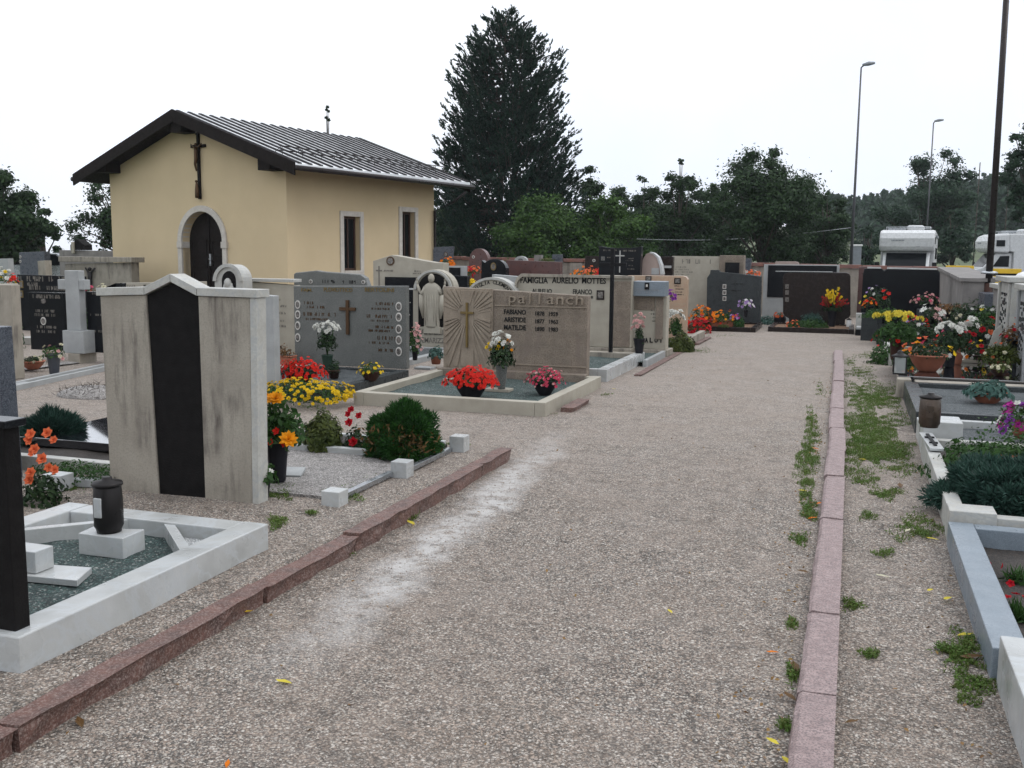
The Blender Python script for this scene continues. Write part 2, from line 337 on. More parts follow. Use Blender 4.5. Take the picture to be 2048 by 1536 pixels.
# ---------------------------------------------------------------- foliage geometry
def basis(n):
    n = n / (np.linalg.norm(n, axis=1, keepdims=True) + 1e-9)
    r = rng.normal(size=n.shape); t = np.cross(n, r); t /= np.linalg.norm(t, axis=1, keepdims=True) + 1e-9
    return n, t, np.cross(n, t)
def kites(pos, nrm, size, asp=.55, fold=.12):
    """leaf: base, side, tip, side around pos, facing nrm"""
    n, t, b = basis(nrm); s = (size if hasattr(size, '__len__') else np.full(len(pos), size))[:, None]
    s = s * rng.uniform(.65, 1.25, (len(pos), 1))
    return np.stack([pos - t * s * .5, pos + b * s * asp * .5 + n * s * fold, pos + t * s * .5, pos - b * s * asp * .5 + n * s * fold], 1)
def blades(pos, d, length, width):
    """narrow triangles from pos along d"""
    d = d / (np.linalg.norm(d, axis=1, keepdims=True) + 1e-9); r = rng.normal(size=d.shape); s = np.cross(d, r); s /= np.linalg.norm(s, axis=1, keepdims=True) + 1e-9
    L = (length if hasattr(length, '__len__') else np.full(len(pos), length))[:, None]
    return np.stack([pos - s * width * .5, pos + s * width * .5, pos + d * L], 1)
def dirs(n, up=0.0):
    d = rng.normal(size=(n, 3)); d[:, 2] += up; return d / np.linalg.norm(d, axis=1, keepdims=True)
def dome(n, rx, ry, h, inner=.55, low=0.0):
    """points through an uneven dome of height h on z=0"""
    d = dirs(n); d[:, 2] = np.abs(d[:, 2]) * (1 - low) - low * rng.random(n)
    r = rng.uniform(inner ** 3, 1, n) ** (1 / 3.)
    lump = 1 + .13 * np.sin(d[:, 0] * 5 + 1.3) * np.cos(d[:, 1] * 6) + .09 * np.sin(d[:, 2] * 9 + d[:, 0] * 4)
    p = d * (r * lump)[:, None] * np.array([rx, ry, h]); return p, d
def flowerheads(pos, nrm, rad, kind):
    """petal quads for many flower heads"""
    lay = {'daisy': [(9, 1, .15, .42), (6, .38, .7, .3)], 'cup': [(5, 1, .35, .85), (4, .55, .75, .7)], 'pom': [(9, 1, .1, .5), (8, .85, .5, .5), (6, .6, .95, .5), (4, .35, 1.3, .5)],
           'rose': [(6, 1, .3, .8), (5, .75, .8, .8), (4, .5, 1.15, .8)], 'tiny': [(5, 1, .25, .8)]}[kind]
    n, t, b = basis(nrm); rad = (rad if hasattr(rad, '__len__') else np.full(len(pos), rad)) * rng.uniform(.75, 1.15, len(pos)); out = []
    for cnt, L, tilt, wd in lay:
        for k in range(cnt):
            a = 2 * math.pi * (k + .5 * (cnt % 2)) / cnt + rng.uniform(-.2, .2, len(pos))
            rd = t * np.cos(a)[:, None] + b * np.sin(a)[:, None]; sdv = np.cross(n, rd)
            tl = tilt + rng.uniform(-.15, .15, len(pos)); ln = (rad * L)[:, None]
            o = rd * np.cos(tl)[:, None] + n * np.sin(tl)[:, None]
            out.append(np.stack([pos + n * ln * .03, pos + o * ln * .6 + sdv * ln * wd * .5, pos + o * ln + n * ln * .02, pos + o * ln * .6 - sdv * ln * wd * .5], 1))
    return np.concatenate(out)
# ================================================================ THE GROUND
def rise(x, y):                     # the left rows lie a kerb's height above the path
    return .085 * min(max((8.3 - y) / 1.2, 0), 1) * min(max((-2.5 - x) / .05, 0), 1)
def sheet(name, xs, ys, zf, m, kind='structure'):
    xs = np.asarray(xs); ys = np.asarray(ys); nx = len(xs)
    V = [(x, y, zf(x, y)) for y in ys for x in xs]
    Fc = [(j * nx + i, j * nx + i + 1, (j + 1) * nx + i + 1, (j + 1) * nx + i) for j in range(len(ys) - 1) for i in range(nx - 1)]
    o = MB().add(V, Fc, 0, True).build(name, m); o['kind'] = kind; return o
def bumpy(x, y): return .004 * math.sin(x * 11 + 2 * math.sin(y * 3)) * math.sin(y * 9 + x) + .009 * math.sin(x * 2.1 + y * .7) * math.sin(y * 1.3 + 1) + .006 * math.sin(x * 5.3) * math.sin(y * 4.1)
sheet('gravel_ground', list(np.arange(-16, -2.6, .4)) + [-2.56, -2.5] + list(np.arange(-2.4, 2.0, .12)) + list(np.arange(2.1, 5.2, .4)), list(np.arange(-3, 2, 1)) + list(np.arange(2, 10, .12)) + list(np.arange(10, 29, .6)),
      lambda x, y: rise(x, y) + bumpy(x, y) * min(max((11 - y) / 4, 0), 1), M_['gravel'])
def terrain(x, y):
    z = -.12
    if y > 75: z += (y - 75) * .042
    if x < -30: z -= min((-30 - x) * .12, 9)
    return z
gx = [-900, -500, -300, -180, -120, -80, -55, -40, -30, -20, -10, 0, 10, 20, 35, 50, 70, 100, 150, 250, 400, 900]
gy = [-300, -60, -10, 5, 20, 30, 45, 60, 75, 90, 110, 130, 160, 190]
sheet('meadow', gx, gy, terrain, M_['grassland'])
sheet('road', [2, 9, 16, 30, 60], [27.9, 34, 42, 50, 56], lambda x, y: -.09, M_['asphalt'])
# wooded hill across the back right
def hillz(x, y):
    k = min(max((x - 2) / 75, 0), 1) ** .8; t = min(max((y - 142) / 70, 0), 1)
    return terrain(x, y) - .6 * (1 - t) + (10 * k + 1.2 * math.sin(x * .06) * k) * t
sheet('hill', np.arange(-20, 420, 12), np.arange(138, 330, 10), hillz, M_['grassland'])
def kerbrun(name, x0, x1, ys, ztop, zbot, m, drift=lambda y: 0, rough=.006):
    b = MB()
    for a, c in zip(ys[:-1], ys[1:]):
        n = max(int((c - a) / .12), 2); j = random.uniform(-.008, .008); jz = random.uniform(-.008, .008)
        vs = []; fs = []
        for i in range(n + 1):
            y = a + .006 + (c - a - .012) * i / n; dd = drift(y) + j
            r = [random.uniform(-rough, rough) for _ in range(5)]
            vs += [(x0 + dd + r[0], y, zbot), (x0 + dd + r[0] * 2, y, (ztop + zbot) / 2 + r[3]), (x0 + dd + .004 + r[1], y, ztop + jz - .012), (x0 + dd + .02, y, ztop + jz + r[2] * .6), ((x0 + x1) / 2 + dd, y, ztop + jz + r[4] * .8), (x1 + dd, y, ztop + jz + r[3] * .6), (x1 + dd, y, zbot)]
        for i in range(n):
            for k in range(6): fs.append((i * 7 + k, (i + 1) * 7 + k, (i + 1) * 7 + k + 1, i * 7 + k + 1))
        fs.append(tuple(range(7))); fs.append(tuple(range(n * 7, n * 7 + 7))[::-1])
        b.add(vs, fs)
    o = b.build(name, m); o['kind'] = 'structure'; return o
kerbrun('kerb_left', -2.46, -2.545, [.4, 1.35, 2.35, 3.8, 4.68, 6.6, 7.25], .088, -.05, M_['porphyry'], rough=.009)
kerbrun('kerb_left_beyond', -2.62, -2.74, [9.65, 10.35], .045, -.05, M_['porphyry'])
kerbrun('kerb_left_far', -2.6, -2.68, [12.9, 14.0, 15.2, 16.3], .018, -.05, M_['porphyry'])
kerbrun('kerb_left_end', -2.54, -2.62, [17.8, 18.6, 19.4], .03, -.05, M_['porphyry'])
kerbrun('kerb_right', -.125, .01, [1.2, 2.4, 3.55, 4.4, 5.1, 6.1, 7.3, 8.3, 9.4, 10.6, 11.8, 13, 14.3, 15.6, 17.3], .055, -.05, M_['pinkkerb'], lambda y: -.012 * max(y - 8, 0), .004)

# ================================================================ CHAPEL
def camxy(X, D): c, s = math.cos(AZ), math.sin(AZ); return X * c - D * s, X * s + D * c
cx, cy = camxy(-5.39 - .842 * 6.56, 24 + .532 * 6.56)        # left front corner
CH = thing('chapel', 'ochre plastered cemetery chapel with wet sheet metal gable roof and arched door', 'chapel', (cx, cy, 0), R(-32.3) + AZ)
CM = Matrix.Translation(CH.location) @ Matrix.Rotation(CH.rotation_euler[2], 4, 'Z'); CI = CM.inverted()
def ch(px, py, axis, val):
    o = CI @ Vector((0, 0, EYE)); d = CI.to_3x3() @ ray(px, py); t = (val - o[axis]) / d[axis]; return o + d * t
Wd, Ln, Hs, Hr = 6.56, 5.8, 3.66, 4.81
slope = (Hr - Hs) / (Wd / 2)
dl, dr_ = ch(366, 500, 1, 0).x, ch(447, 500, 1, 0).x; dm = (dl + dr_) / 2; dwid = (dr_ - dl) / 2; dtop = ch(405, 423, 1, 0).z; dsp = dtop - dwid
arc = [(dm + dwid * math.cos(math.pi * k / 20), dsp + dwid * math.sin(math.pi * k / 20)) for k in range(21)]
MB().prism([(0, -.1), (0, Hs), (Wd / 2, Hr), (Wd, Hs), (Wd, -.1), (dr_, -.1)] + arc + [(dl, -.1)], 0, .35).build('front_wall', M_['plaster'], CH)
b = MB(); wins = []
for x0, x1, yt, yb in ((686, 719, 433, 552), (803, 829, 424, 514)):
    a = ch(x0, yt, 0, Wd); c = ch(x1, yt, 0, Wd); wins.append([a.y, c.y, ch((x0 + x1) / 2, yb, 0, Wd).z if x0 > 700 else None, (a.z + c.z) / 2])
wins[1][2] -= .35; wins[0][2] = wins[1][2]
y0 = .35
for ya, yc, zb, zt in wins:
    b.box(Wd - .35, Wd, y0, ya, -.1, Hs); b.box(Wd - .35, Wd, ya, yc, -.1, zb); b.box(Wd - .35, Wd, ya, yc, zt, Hs); y0 = yc
b.box(Wd - .35, Wd, y0, Ln, -.1, Hs); b.build('side_wall', M_['plaster'], CH)
b = MB(); b.box(0, .35, .35, Ln, -.1, Hs); b.build('side_wall', M_['plaster'], CH)
MB().prism([(.35, -.1), (.35, Hs + .1), (Wd / 2, Hr - .02), (Wd - .35, Hs + .1), (Wd - .35, -.1)], Ln - .35, Ln - .01).build('back_wall', M_['plaster'], CH)
for ya, yc, zb, zt in wins:
    f = thing('window', '', '', (Wd, 0, 0)); del f['label']; del f['category']; f.parent = CH
    t = .13
    MB().box(-.02, .035, ya - t, ya, zb - .1, zt + t).box(-.02, .035, yc, yc + t, zb - .1, zt + t).box(-.02, .035, ya, yc, zt, zt + t).box(-.02, .05, ya, yc, zb - .1, zb).build('stone_surround', M_['framestone'], f, bevel=.006)
    wv = MB(); m0 = ya + .52 * (yc - ya)
    wv.box(-.20, -.14, ya + .01, ya + .055, zb, zt).box(-.20, -.14, yc - .055, yc - .01, zb, zt).box(-.20, -.14, ya + .055, yc - .055, zt - .06, zt).box(-.20, -.14, ya + .055, yc - .055, zb, zb + .06).box(-.195, -.135, m0 - .015, m0 + .015, zb + .06, zt - .06)
    wv.build('sash', M_['brownwood'], f)
    MB().box(-.18, -.17, ya + .055, yc - .055, zb + .06, zt - .06).build('pane', M_['glass'], f)
# roof
ov, ovr, ev = .52, .62, .82; th = .07
zr = Hr + .12
def roofz(x): return zr - slope * abs(x - Wd / 2)
b = MB(); xs = [-ev, Wd / 2, Wd + ev]
b.prism([(-ev, roofz(-ev)), (Wd / 2, zr), (Wd + ev, roofz(Wd + ev)), (Wd + ev, roofz(Wd + ev) + th), (Wd / 2, zr + th), (-ev, roofz(-ev) + th)], -ov, Ln + ovr)
rf = b.build('roof', M_['roofmetal'], CH)
b = MB(); k = -ov + .1
while k < Ln + ovr - .05:
    for sg in (-1, 1):
        x1 = Wd / 2 + sg * (Wd / 2 + ev)
        b.add([(Wd / 2, k, zr + th + .003), (Wd / 2, k + .12, zr + th + .003), (x1, k + .12, roofz(x1) + th + .003), (x1, k, roofz(x1) + th + .003),
               (Wd / 2, k + .02, zr + th + .032), (Wd / 2, k + .10, zr + th + .032), (x1, k + .10, roofz(x1) + th + .032), (x1, k + .02, roofz(x1) + th + .032)],
              [(4, 5, 6, 7), (0, 4, 7, 3), (1, 2, 6, 5), (0, 1, 5, 4), (3, 7, 6, 2)][::1])
    k += .35
b.build('roof_seam', M_['seam'], rf)
for sg in (-1, 1):                   # barge boards at both gables and boarding below
    x1 = Wd / 2 + sg * (Wd / 2 + ev)
    for yy in (-ov - .035, Ln + ovr):
        b = MB(); b.add([(Wd / 2, yy, zr - .2), (x1, yy, roofz(x1) - .2), (x1, yy, roofz(x1) + th + .03), (Wd / 2, yy, zr + th + .03), (Wd / 2, yy + .04, zr - .2), (x1, yy + .04, roofz(x1) - .2), (x1, yy + .04, roofz(x1) + th + .03), (Wd / 2, yy + .04, zr + th + .03)],
              [(0, 1, 2, 3), (7, 6, 5, 4), (0, 4, 5, 1), (2, 6, 7, 3), (1, 5, 6, 2)]); b.build('barge_board', M_['darkwood'], CH)
b = MB(); b.prism([(-ev + .05, roofz(-ev + .05) - .07), (Wd / 2, zr - .07), (Wd + ev - .05, roofz(Wd + ev - .05) - .07), (Wd + ev - .05, roofz(Wd + ev - .05) - .01), (Wd / 2, zr - .01), (-ev + .05, roofz(-ev + .05) - .01)], -ov + .02, Ln + ovr - .02)
b.build('eaves_boarding', M_['darkwood'], CH)
for bx, hh in ((Wd / 2 - .35 + .35, .28), (.28, .24), (Wd - .25, .24)):
    MB().box(bx - .2, bx + .2, -.46, 0 - .002, roofz(bx + .2) - .10 - hh, roofz(bx + .2) - .09).build('purlin_end', M_['darkwood'], CH, bevel=.01)
for x1, sg in ((-ev, -1), (Wd + ev, 1)):
    gz = roofz(x1) - .03
    MB().tube([(x1 + sg * .05, -ov - .03, gz), (x1 + sg * .05, Ln + ovr + .12, gz - .03)], .06, 8).build('gutter', M_['gutter'], CH)
MB().tube([(Wd + ev, Ln + ovr - .2, 3.3), (Wd + .5, Ln + .25, 3.0), (Wd + .07, Ln - .05, 2.75), (Wd + .07, Ln - .05, 0)], .04, 8).build('downpipe', M_['gutter'], CH)
b = MB()
for row in (.7,):
    x1 = Wd + ev - row; z1 = roofz(x1) + th
    for h in (.1, .2): b.tube([(x1, -ov + .2, z1 + h), (x1, Ln + ovr - .2, z1 + h)], .013, 5)
    k = -ov + .3
    while k < Ln + ovr - .2: b.tube([(x1 - .22, k, z1 + .09), (x1, k, z1 + .21), (x1, k, z1)], .011, 4); k += .66
b.build('snow_guard', M_['gutter'], rf)
# door with stone arch
dz = MB(); wd_ = .15; Rn = dwid; Ro = dwid + wd_
o1 = [(dm + Ro * math.cos(math.pi * k / 24), dsp + Ro * math.sin(math.pi * k / 24)) for k in range(25)]
i1 = [(dm + Rn * math.cos(math.pi * k / 24), dsp + Rn * math.sin(math.pi * k / 24)) for k in range(25)]
for k in range(24):
    dz.prism([o1[k], o1[k + 1], i1[k + 1], i1[k]], -.05, .2)
for sg in (-1, 1):
    xa, xb = dm + sg * Rn, dm + sg * Ro; xa, xb = min(xa, xb), max(xa, xb)
    dz.box(xa, xb, -.05, .2, -.1, dsp - .16); dz.box(xa - .02 * (sg > 0) * 1, xb + .03, -.075, .2, dsp - .16, dsp)
dz.build('door_surround', M_['framestone'], CH, bevel=.006)
door = MB().prism([(dr_ - .002, -.1)] + [(dm + (dwid - .002) * math.cos(math.pi * k / 20), dsp + (dwid - .002) * math.sin(math.pi * k / 20)) for k in range(21)] + [(dl + .002, -.1)], .22, .28)
door = door.build('door', M_['darkwood'], CH)
b = MB()
for sg in (-1, 1):
    c = dm + sg * dwid / 2; q = dwid / 2 - .1
    for z0, z1 in ((.25, 1.05), (1.15, 1.35), (1.45, dsp + .05)):
        b.box(c - q, c + q, .195, .222, z0, z0 + .035).box(c - q, c + q, .195, .222, z1 - .035, z1).box(c - q, c - q + .03, .195, .222, z0 + .035, z1 - .035).box(c + q - .03, c + q, .195, .222, z0 + .035, z1 - .035)
b.box(dm - .025, dm + .025, .18, .222, -.1, dtop - .02); b.build('door_moulding', M_['darkwood'], door)
MB().box(dm + .04, dm + .085, .165, .222, 1.2, 1.5).tube([(dm + .062, .15, 1.38), (dm + .062, .12, 1.36), (dm + .15, .12, 1.36)], .012, 6).build('handle', M_['steel'], door)
# crucifix hung over the door
p0 = ch(396, 268, 1, -.06); p1 = ch(398, 398, 1, -.06); pc = ch(395, 292, 1, -.06)
CX = thing('crucifix', 'tall dark wooden crucifix fixed to the ochre chapel gable above the door arch', 'crucifix', CM @ Vector((p1.x, 0, p1.z)), CH.rotation_euler[2])
hh = p0.z - p1.z; hc = pc.z - p1.z
MB().box(-.035, .035, -.06, -.002, 0, hh).box(-.26, -.035, -.058, -.004, hc - .035, hc + .035).box(.035, .26, -.058, -.004, hc - .035, hc + .035).box(-.045, .045, -.075, -.004, hh - .02, hh + .04).build('cross', M_['darkwood'], CX)
b = MB(); b.tube([(-.2, -.1, hc + .05), (-.1, -.11, hc - .02), (0, -.11, hc - .05), (.1, -.11, hc - .02), (.2, -.1, hc + .05)], [.014, .018, .03, .018, .014], 6)
b.tube([(0, -.11, hc - .04), (0, -.12, hc - .2), (.01, -.13, hc - .32), (-.01, -.14, hc - .45), (0, -.11, hc - .62)], [.05, .045, .045, .035, .018], 8); b.ball((.02, -.13, hc + .03), .038)
b.build('hanging_figure', M_['bronze'], CX)
b = MB(); b.lathe([(.055, 0), (.06, .15), (.045, .3), (.035, .36), (.01, .38)], (0, -.12, .02), 10, sy=.7); b.ball((0, -.13, .43), .035); b.build('standing_figure', M_['bronze'], CX)

# ================================================================ BACK WALL OF THE CEMETERY
BW = thing('cemetery_wall', 'long plastered boundary wall with red tile coping behind the graves', 'wall', (0, 27.6, 0))
xa, za = W(861, 512, 27.6); xb, zb = W(1880, 534, 27.6); za = 1.5; zb_ = zb
xa = -14
MB().add([(xa, 0, -.2), (xb, 0, -.2), (xb, 0, zb_ - .1), (xa, 0, za - .1), (xa, .3, -.2), (xb, .3, -.2), (xb, .3, zb_ - .1), (xa, .3, za - .1)], [(0, 1, 2, 3), (5, 4, 7, 6), (3, 2, 6, 7), (1, 5, 6, 2), (4, 0, 3, 7)]).build('wall_body', M_['wallplaster'], BW)
cp = MB(); n = 26
for i in range(n):
    s0, s1 = i / n, (i + 1) / n; x0 = xa + (xb - xa) * s0; x1 = xa + (xb - xa) * s1 - .02; z0 = za + (zb_ - za) * s0; dz_ = random.uniform(-.01, .01)
    cp.box(x0, x1, -.06, .36, z0 - .098 + dz_, z0 + dz_)
cp.build('coping', M_['coping'], BW, bevel=.01)
for i in range(8):
    x0 = xb - .3 - i * 2.3; MB().box(x0 - .18, x0 + .18, -.09, -.002, -.2, za + (zb_ - za) * ((x0 - xa) / (xb - xa)) - .11).build('pilaster', M_['wallplaster'], BW)
# side wall: comes forward on the right
SW = thing('side_wall', 'rough grey rendered wall coming forward from the right end of the boundary wall', 'wall')
v0, v1 = 27.5, 19.0
x0, z0 = W(1880, 534, v0); x1, z1 = W(1927, 556, v1)
MB().add([(x0, v0, -.2), (x1, v1, -.2), (x1, v1, z1 - .06), (x0, v0, z0 - .06), (x0 + .6, v0, -.2), (x1 + .5, v1, -.2), (x1 + .5, v1, z1 - .06), (x0 + .6, v0, z0 - .06)], [(1, 0, 3, 2), (4, 5, 6, 7), (3, 7, 6, 2), (5, 1, 2, 6)]).build('wall_body', M_['concrete'], SW)
MB().add([(x0 - .06, v0, z0 - .058), (x1 - .06, v1 - .05, z1 - .058), (x1 - .06, v1 - .05, z1), (x0 - .06, v0, z0), (x0 + .66, v0, z0 - .058), (x1 + .56, v1 - .05, z1 - .058), (x1 + .56, v1 - .05, z1), (x0 + .66, v0, z0)], [(1, 0, 3, 2), (4, 5, 6, 7), (3, 7, 6, 2), (0, 1, 5, 4), (5, 1, 2, 6)]).build('coping_slab', M_['concrete'], SW)

# ================================================================ TREES
def at(px, D, py=None):             # plan position of a column of the picture at distance D
    d = ray(px, py or 505); k = D / math.hypot(d.x, d.y); return d.x * k, d.y * k
def zat(px, py, D):
    d = ray(px, py); return EYE + d.z * D / math.hypot(d.x, d.y)
def broadleaf(name, label, px, D, top, half, base=0, m='leafdark', n=9000, leaf=.16, group=None, trunk=.16, sparse=1.0, clumps=26, low=.2, seed=1, branchy=0):
    rg = np.random.default_rng(seed); x, y = at(px, D); z = terrain(x, y)
    H = zat(px, top, D) - z; rx = half * D / F
    T = thing(name, label, 'tree', (x, y, z), group=group)
    zc = H * (low + 1) / 2; rz = H * (1 - low) / 2
    C = []
    for i in range(clumps):
        d = rg.normal(size=3); d /= np.linalg.norm(d); r = rg.uniform(.62, .95) if rg.random() < .65 else rg.uniform(.1, .6)
        C.append((d[0] * rx * r, d[1] * rx * r, zc + d[2] * rz * r * .95, rg.uniform(.17, .36) * min(rx, rz) * (1.15 if r < .65 else .72)))
    C += [(rg.uniform(-.3, .3) * rx, rg.uniform(-.2, .2) * rx, H - rz * rg.uniform(.05, .4), rg.uniform(.09, .2) * min(rx, rz)) for _ in range(5)]
    C = np.array(C); tr = MB(); hb = H * low + .2
    tr.tube([(0, 0, -.1), (.04, 0, hb * .6), (0, .05, hb), (.05, 0, H * .55), (0, 0, H * .8)], [trunk * 1.25, trunk, trunk * .9, trunk * .5, trunk * .15], 8)
    for c in C[:: 2 if not branchy else 1]:
        h0 = min(hb + (c[2] - hb) * .3, H * .6); mid = (c[0] * .5, c[1] * .5, (h0 + c[2]) / 2 + .1)
        tr.tube([(0, 0, h0), mid, (c[0], c[1], c[2])], [trunk * .4, trunk * .22, trunk * .07], 5)
    tr.build('trunk', M_['bark'], T)
    w_ = C[:, 3] ** 2; w_ /= w_.sum(); k = rg.choice(len(C), int(n * sparse), p=w_)
    off = rg.normal(size=(len(k), 3)); off /= np.linalg.norm(off, axis=1, keepdims=True); rr = np.abs(rg.normal(size=len(k))) * .42 + .38 * rg.random(len(k)) + .12
    P = C[k, :3] + off * (rr * C[k, 3])[:, None] * np.array([1.15, 1.15, .85]); N = off + rg.normal(size=off.shape) * .6 + np.array([0, 0, .5])
    quads('crown', kites(P, N, leaf, .6), 4, M_[m], T); return T
def conifer(px, D, top, ):
    x, y = at(px, D); z = terrain(x, y); H = zat(px, top, D) - z
    T = thing('pine_tree', 'tall dark pine with two stems and upturned branch tips behind the chapel', 'tree', (x, y, z))
    ex = camr = Vector((math.cos(AZ), math.sin(AZ), 0)); s = D / F
    tr = MB(); tr.tube([(-.25, 0, -.1), (-.22, 0, H * .3), (-.12, 0, H * .6), (0, 0, H * .97)], [.2, .16, .11, .02], 8)
    tr.tube([(.25, .1, -.1), (.42, .1, H * .3), (.5, .1, H * .6), (.35, .1, H * .88)], [.17, .13, .09, .02], 8)
    prof = [(0, 0), (.03, 14), (.1, 45), (.2, 85), (.35, 115), (.5, 128), (.62, 150), (.7, 152), (.85, 150), (1, 120)]
    prof = [(a, b_ * 1.02) for a, b_ in prof]
    def half(t):
        for (a, b_), (c, d_) in zip(prof[:-1], prof[1:]):
            if a <= t <= c: return (b_ + (d_ - b_) * (t - a) / (c - a)) * s
        return 0
    Q = []; zz = H * .955
    while zz > H * .1:
        t = 1 - zz / H; L0 = half(t); nb = 5 + int(L0 * 3.1)
        for k in range(nb):
            a = random.uniform(0, 6.28); L = L0 * random.choice([random.uniform(.8, 1.08), random.uniform(.4, 1.0)]); up = random.uniform(-.05, .25) + .35 * (1 - t) ** 2
            ox = -.15 if math.cos(a) < 0 else .3
            if zz > H * .85: ox = 0
            L *= .85
            p = [(ox + math.cos(a) * L * u, math.sin(a) * L * u, zz + L * (up * u - .18 * math.sin(u * 3.1) + .28 * u ** 3)) for u in (0, .25, .5, .75, 1)]
            if L > .5: tr.tube(p, [.035, .028, .02, .014, .006], 4)
            nt_ = max(int(L * 9), 5)
            for j in range(nt_):
                u = random.uniform(.22, 1) ** .8; i = min(int(u * 4), 3); f = u * 4 - i
                q = [p[i][c] + (p[i + 1][c] - p[i][c]) * f for c in range(3)]
                sp = .30 * (1 - .5 * u) * min(L, 2.2); sa = a + random.choice([-1, 1]) * random.uniform(.3, 1.2); sl = random.uniform(.1, 1) * sp
                q = [q[0] + math.cos(sa) * sl, q[1] + math.sin(sa) * sl, q[2] + random.uniform(0, .1)]
                Q.append((q, (math.cos(sa) * .8, math.sin(sa) * .8, random.uniform(.35, 1.3))))
        zz -= random.uniform(.13, .24) * (1 + .35 * t)
    tr.build('trunk', M_['bark'], T)
    Q = np.array(Q); P0, Dv = Q[:, 0], Q[:, 1]; Dv /= np.linalg.norm(Dv, axis=1, keepdims=True)
    out = []
    for k in range(17):
        f = rng.uniform(0, .3, len(P0))[:, None]; dd = Dv * 1.2 + dirs(len(P0)) * .8
        out.append(blades(P0 + Dv * f, dd, rng.uniform(.10, .17, len(P0)), .06))
    quads('crown', np.concatenate(out), 3, M_['needle'], T)
conifer(1008, 46, 14)
tl = 'trees behind the cemetery wall'
B = [  # px, D, top, half, mat, n, leaf, label
 (905, 52, 330, 60, 'leafdark', 12000, .16, 'dark shrubby tree low behind the left side of the pine'),
 (1180, 50, 330, 66, 'leafdark', 17000, .16, 'dark tree with pointed top just right of the pine'),
 (1085, 40, 388, 105, 'leafmid', 26000, .14, 'bright green leafy tree low in front of the pine'),
 (1215, 40, 392, 95, 'leafmid', 22000, .14, 'mid green arching tree behind the dark curved headstone'),
 (1285, 55, 350, 66, 'leafdark', 16000, .17, 'narrow dark tree between the green tree and the thin topped one'),
 (1355, 50, 340, 68, 'leafdark', 18000, .16, 'dark tree crossed by the wire behind the pinkish arched headstone'),
 (1440, 52, 362, 66, 'leafdark', 17000, .16, 'dark lower tree left of the big dome shaped tree'),
 (1522, 44, 292, 112, 'leafdark', 40000, .15, 'big dense dome shaped dark tree behind the dark grey headstones'),
 (1612, 54, 362, 48, 'leafdark', 12000, .17, 'slim dark tree filling the gap beside the dome shaped tree'),
 (1655, 50, 380, 52, 'leafdark', 15000, .15, 'small dark tree left of the tall lamp post'),
]
B += [
 (1060, 62, 400, 75, 'leafdark', 14000, .19, 'dark tree filling the back row directly behind the pine foot'),
 (1250, 64, 372, 70, 'leafdark', 15000, .19, 'dark back row tree between two leafy green front trees'),
 (1320, 66, 385, 70, 'leafdark', 14000, .19, 'dark back row tree left of the wispy treetop'),
 (1400, 64, 378, 75, 'leafdark', 15000, .19, 'dark back row tree right of the wispy treetop'),
 (1475, 62, 372, 60, 'leafdark', 12000, .19, 'dark back row tree touching the left side of the dome shaped tree'),
 (1640, 66, 402, 60, 'leafdark', 12000, .19, 'low dark back row tree beside the tall lamp post'),
 (905, 58, 400, 60, 'leafdark', 12000, .18, 'dark back row tree seen between the chapel corner and the pine'),
]
for i, (px, D, top, half, m, n, leaf, lab) in enumerate(B):
    broadleaf('broadleaf_tree', lab, px, D, top, half, m=m, n=n, leaf=leaf, group=tl, clumps=44, low=.03, seed=20 + i)
broadleaf('broadleaf_tree', 'thin wispy treetop sticking up above the tree row', 1357, 58, 316, 14, m='leafdark', n=500, leaf=.16, clumps=6, low=.6, seed=5, trunk=.1, branchy=1)
broadleaf('broadleaf_tree', 'thin spire of a small tree rising behind the chapel roof ridge', 659, 50, 203, 11, m='leafdark', n=1300, leaf=.14, clumps=12, low=.45, seed=6, trunk=.1, branchy=1)
broadleaf('broadleaf_tree', 'large dark tree cut by the left edge of the photo', 5, 38, 312, 84, m='leafdark', n=34000, leaf=.15, clumps=36, low=.08, seed=7)
broadleaf('broadleaf_tree', 'smaller dark tree leaning out right of the large left edge tree', 85, 42, 412, 42, m='leafdark', n=9000, leaf=.15, clumps=14, low=.1, seed=8, branchy=1)
broadleaf('broadleaf_tree', 'airy half bare tree showing beside the left corner of the chapel', 240, 44, 345, 92, m='leafdark', n=9500, leaf=.15, clumps=30, low=.22, seed=9, branchy=1, trunk=.13)
broadleaf('broadleaf_tree', 'small leafy treetop beside the left chapel wall above the low wall', 208, 46, 480, 24, m='leafmid', n=1300, leaf=.13, clumps=9, low=.3, seed=10, branchy=1, trunk=.08)
broadleaf('broadleaf_tree', 'broad round dark tree behind the front facing camper van', 1845, 72, 298, 100, m='leafblue', n=26000, leaf=.2, clumps=36, low=.1, seed=11, branchy=1)
broadleaf('broadleaf_tree', 'low bushy tree between the round tree and the right camper', 1905, 64, 420, 45, m='leafblue', n=9000, leaf=.18, clumps=16, low=.05, seed=12)
broadleaf('broadleaf_tree', 'feathery tall tree at the right edge of the photo', 2065, 42, 180, 62, m='leafblue', n=15000, leaf=.14, clumps=30, low=.25, seed=13, branchy=1)
broadleaf('broadleaf_tree', 'grey green shrubby tree left of the front facing camper', 1735, 58, 452, 36, m='leafblue', n=8000, leaf=.15, clumps=14, low=.03, seed=14)
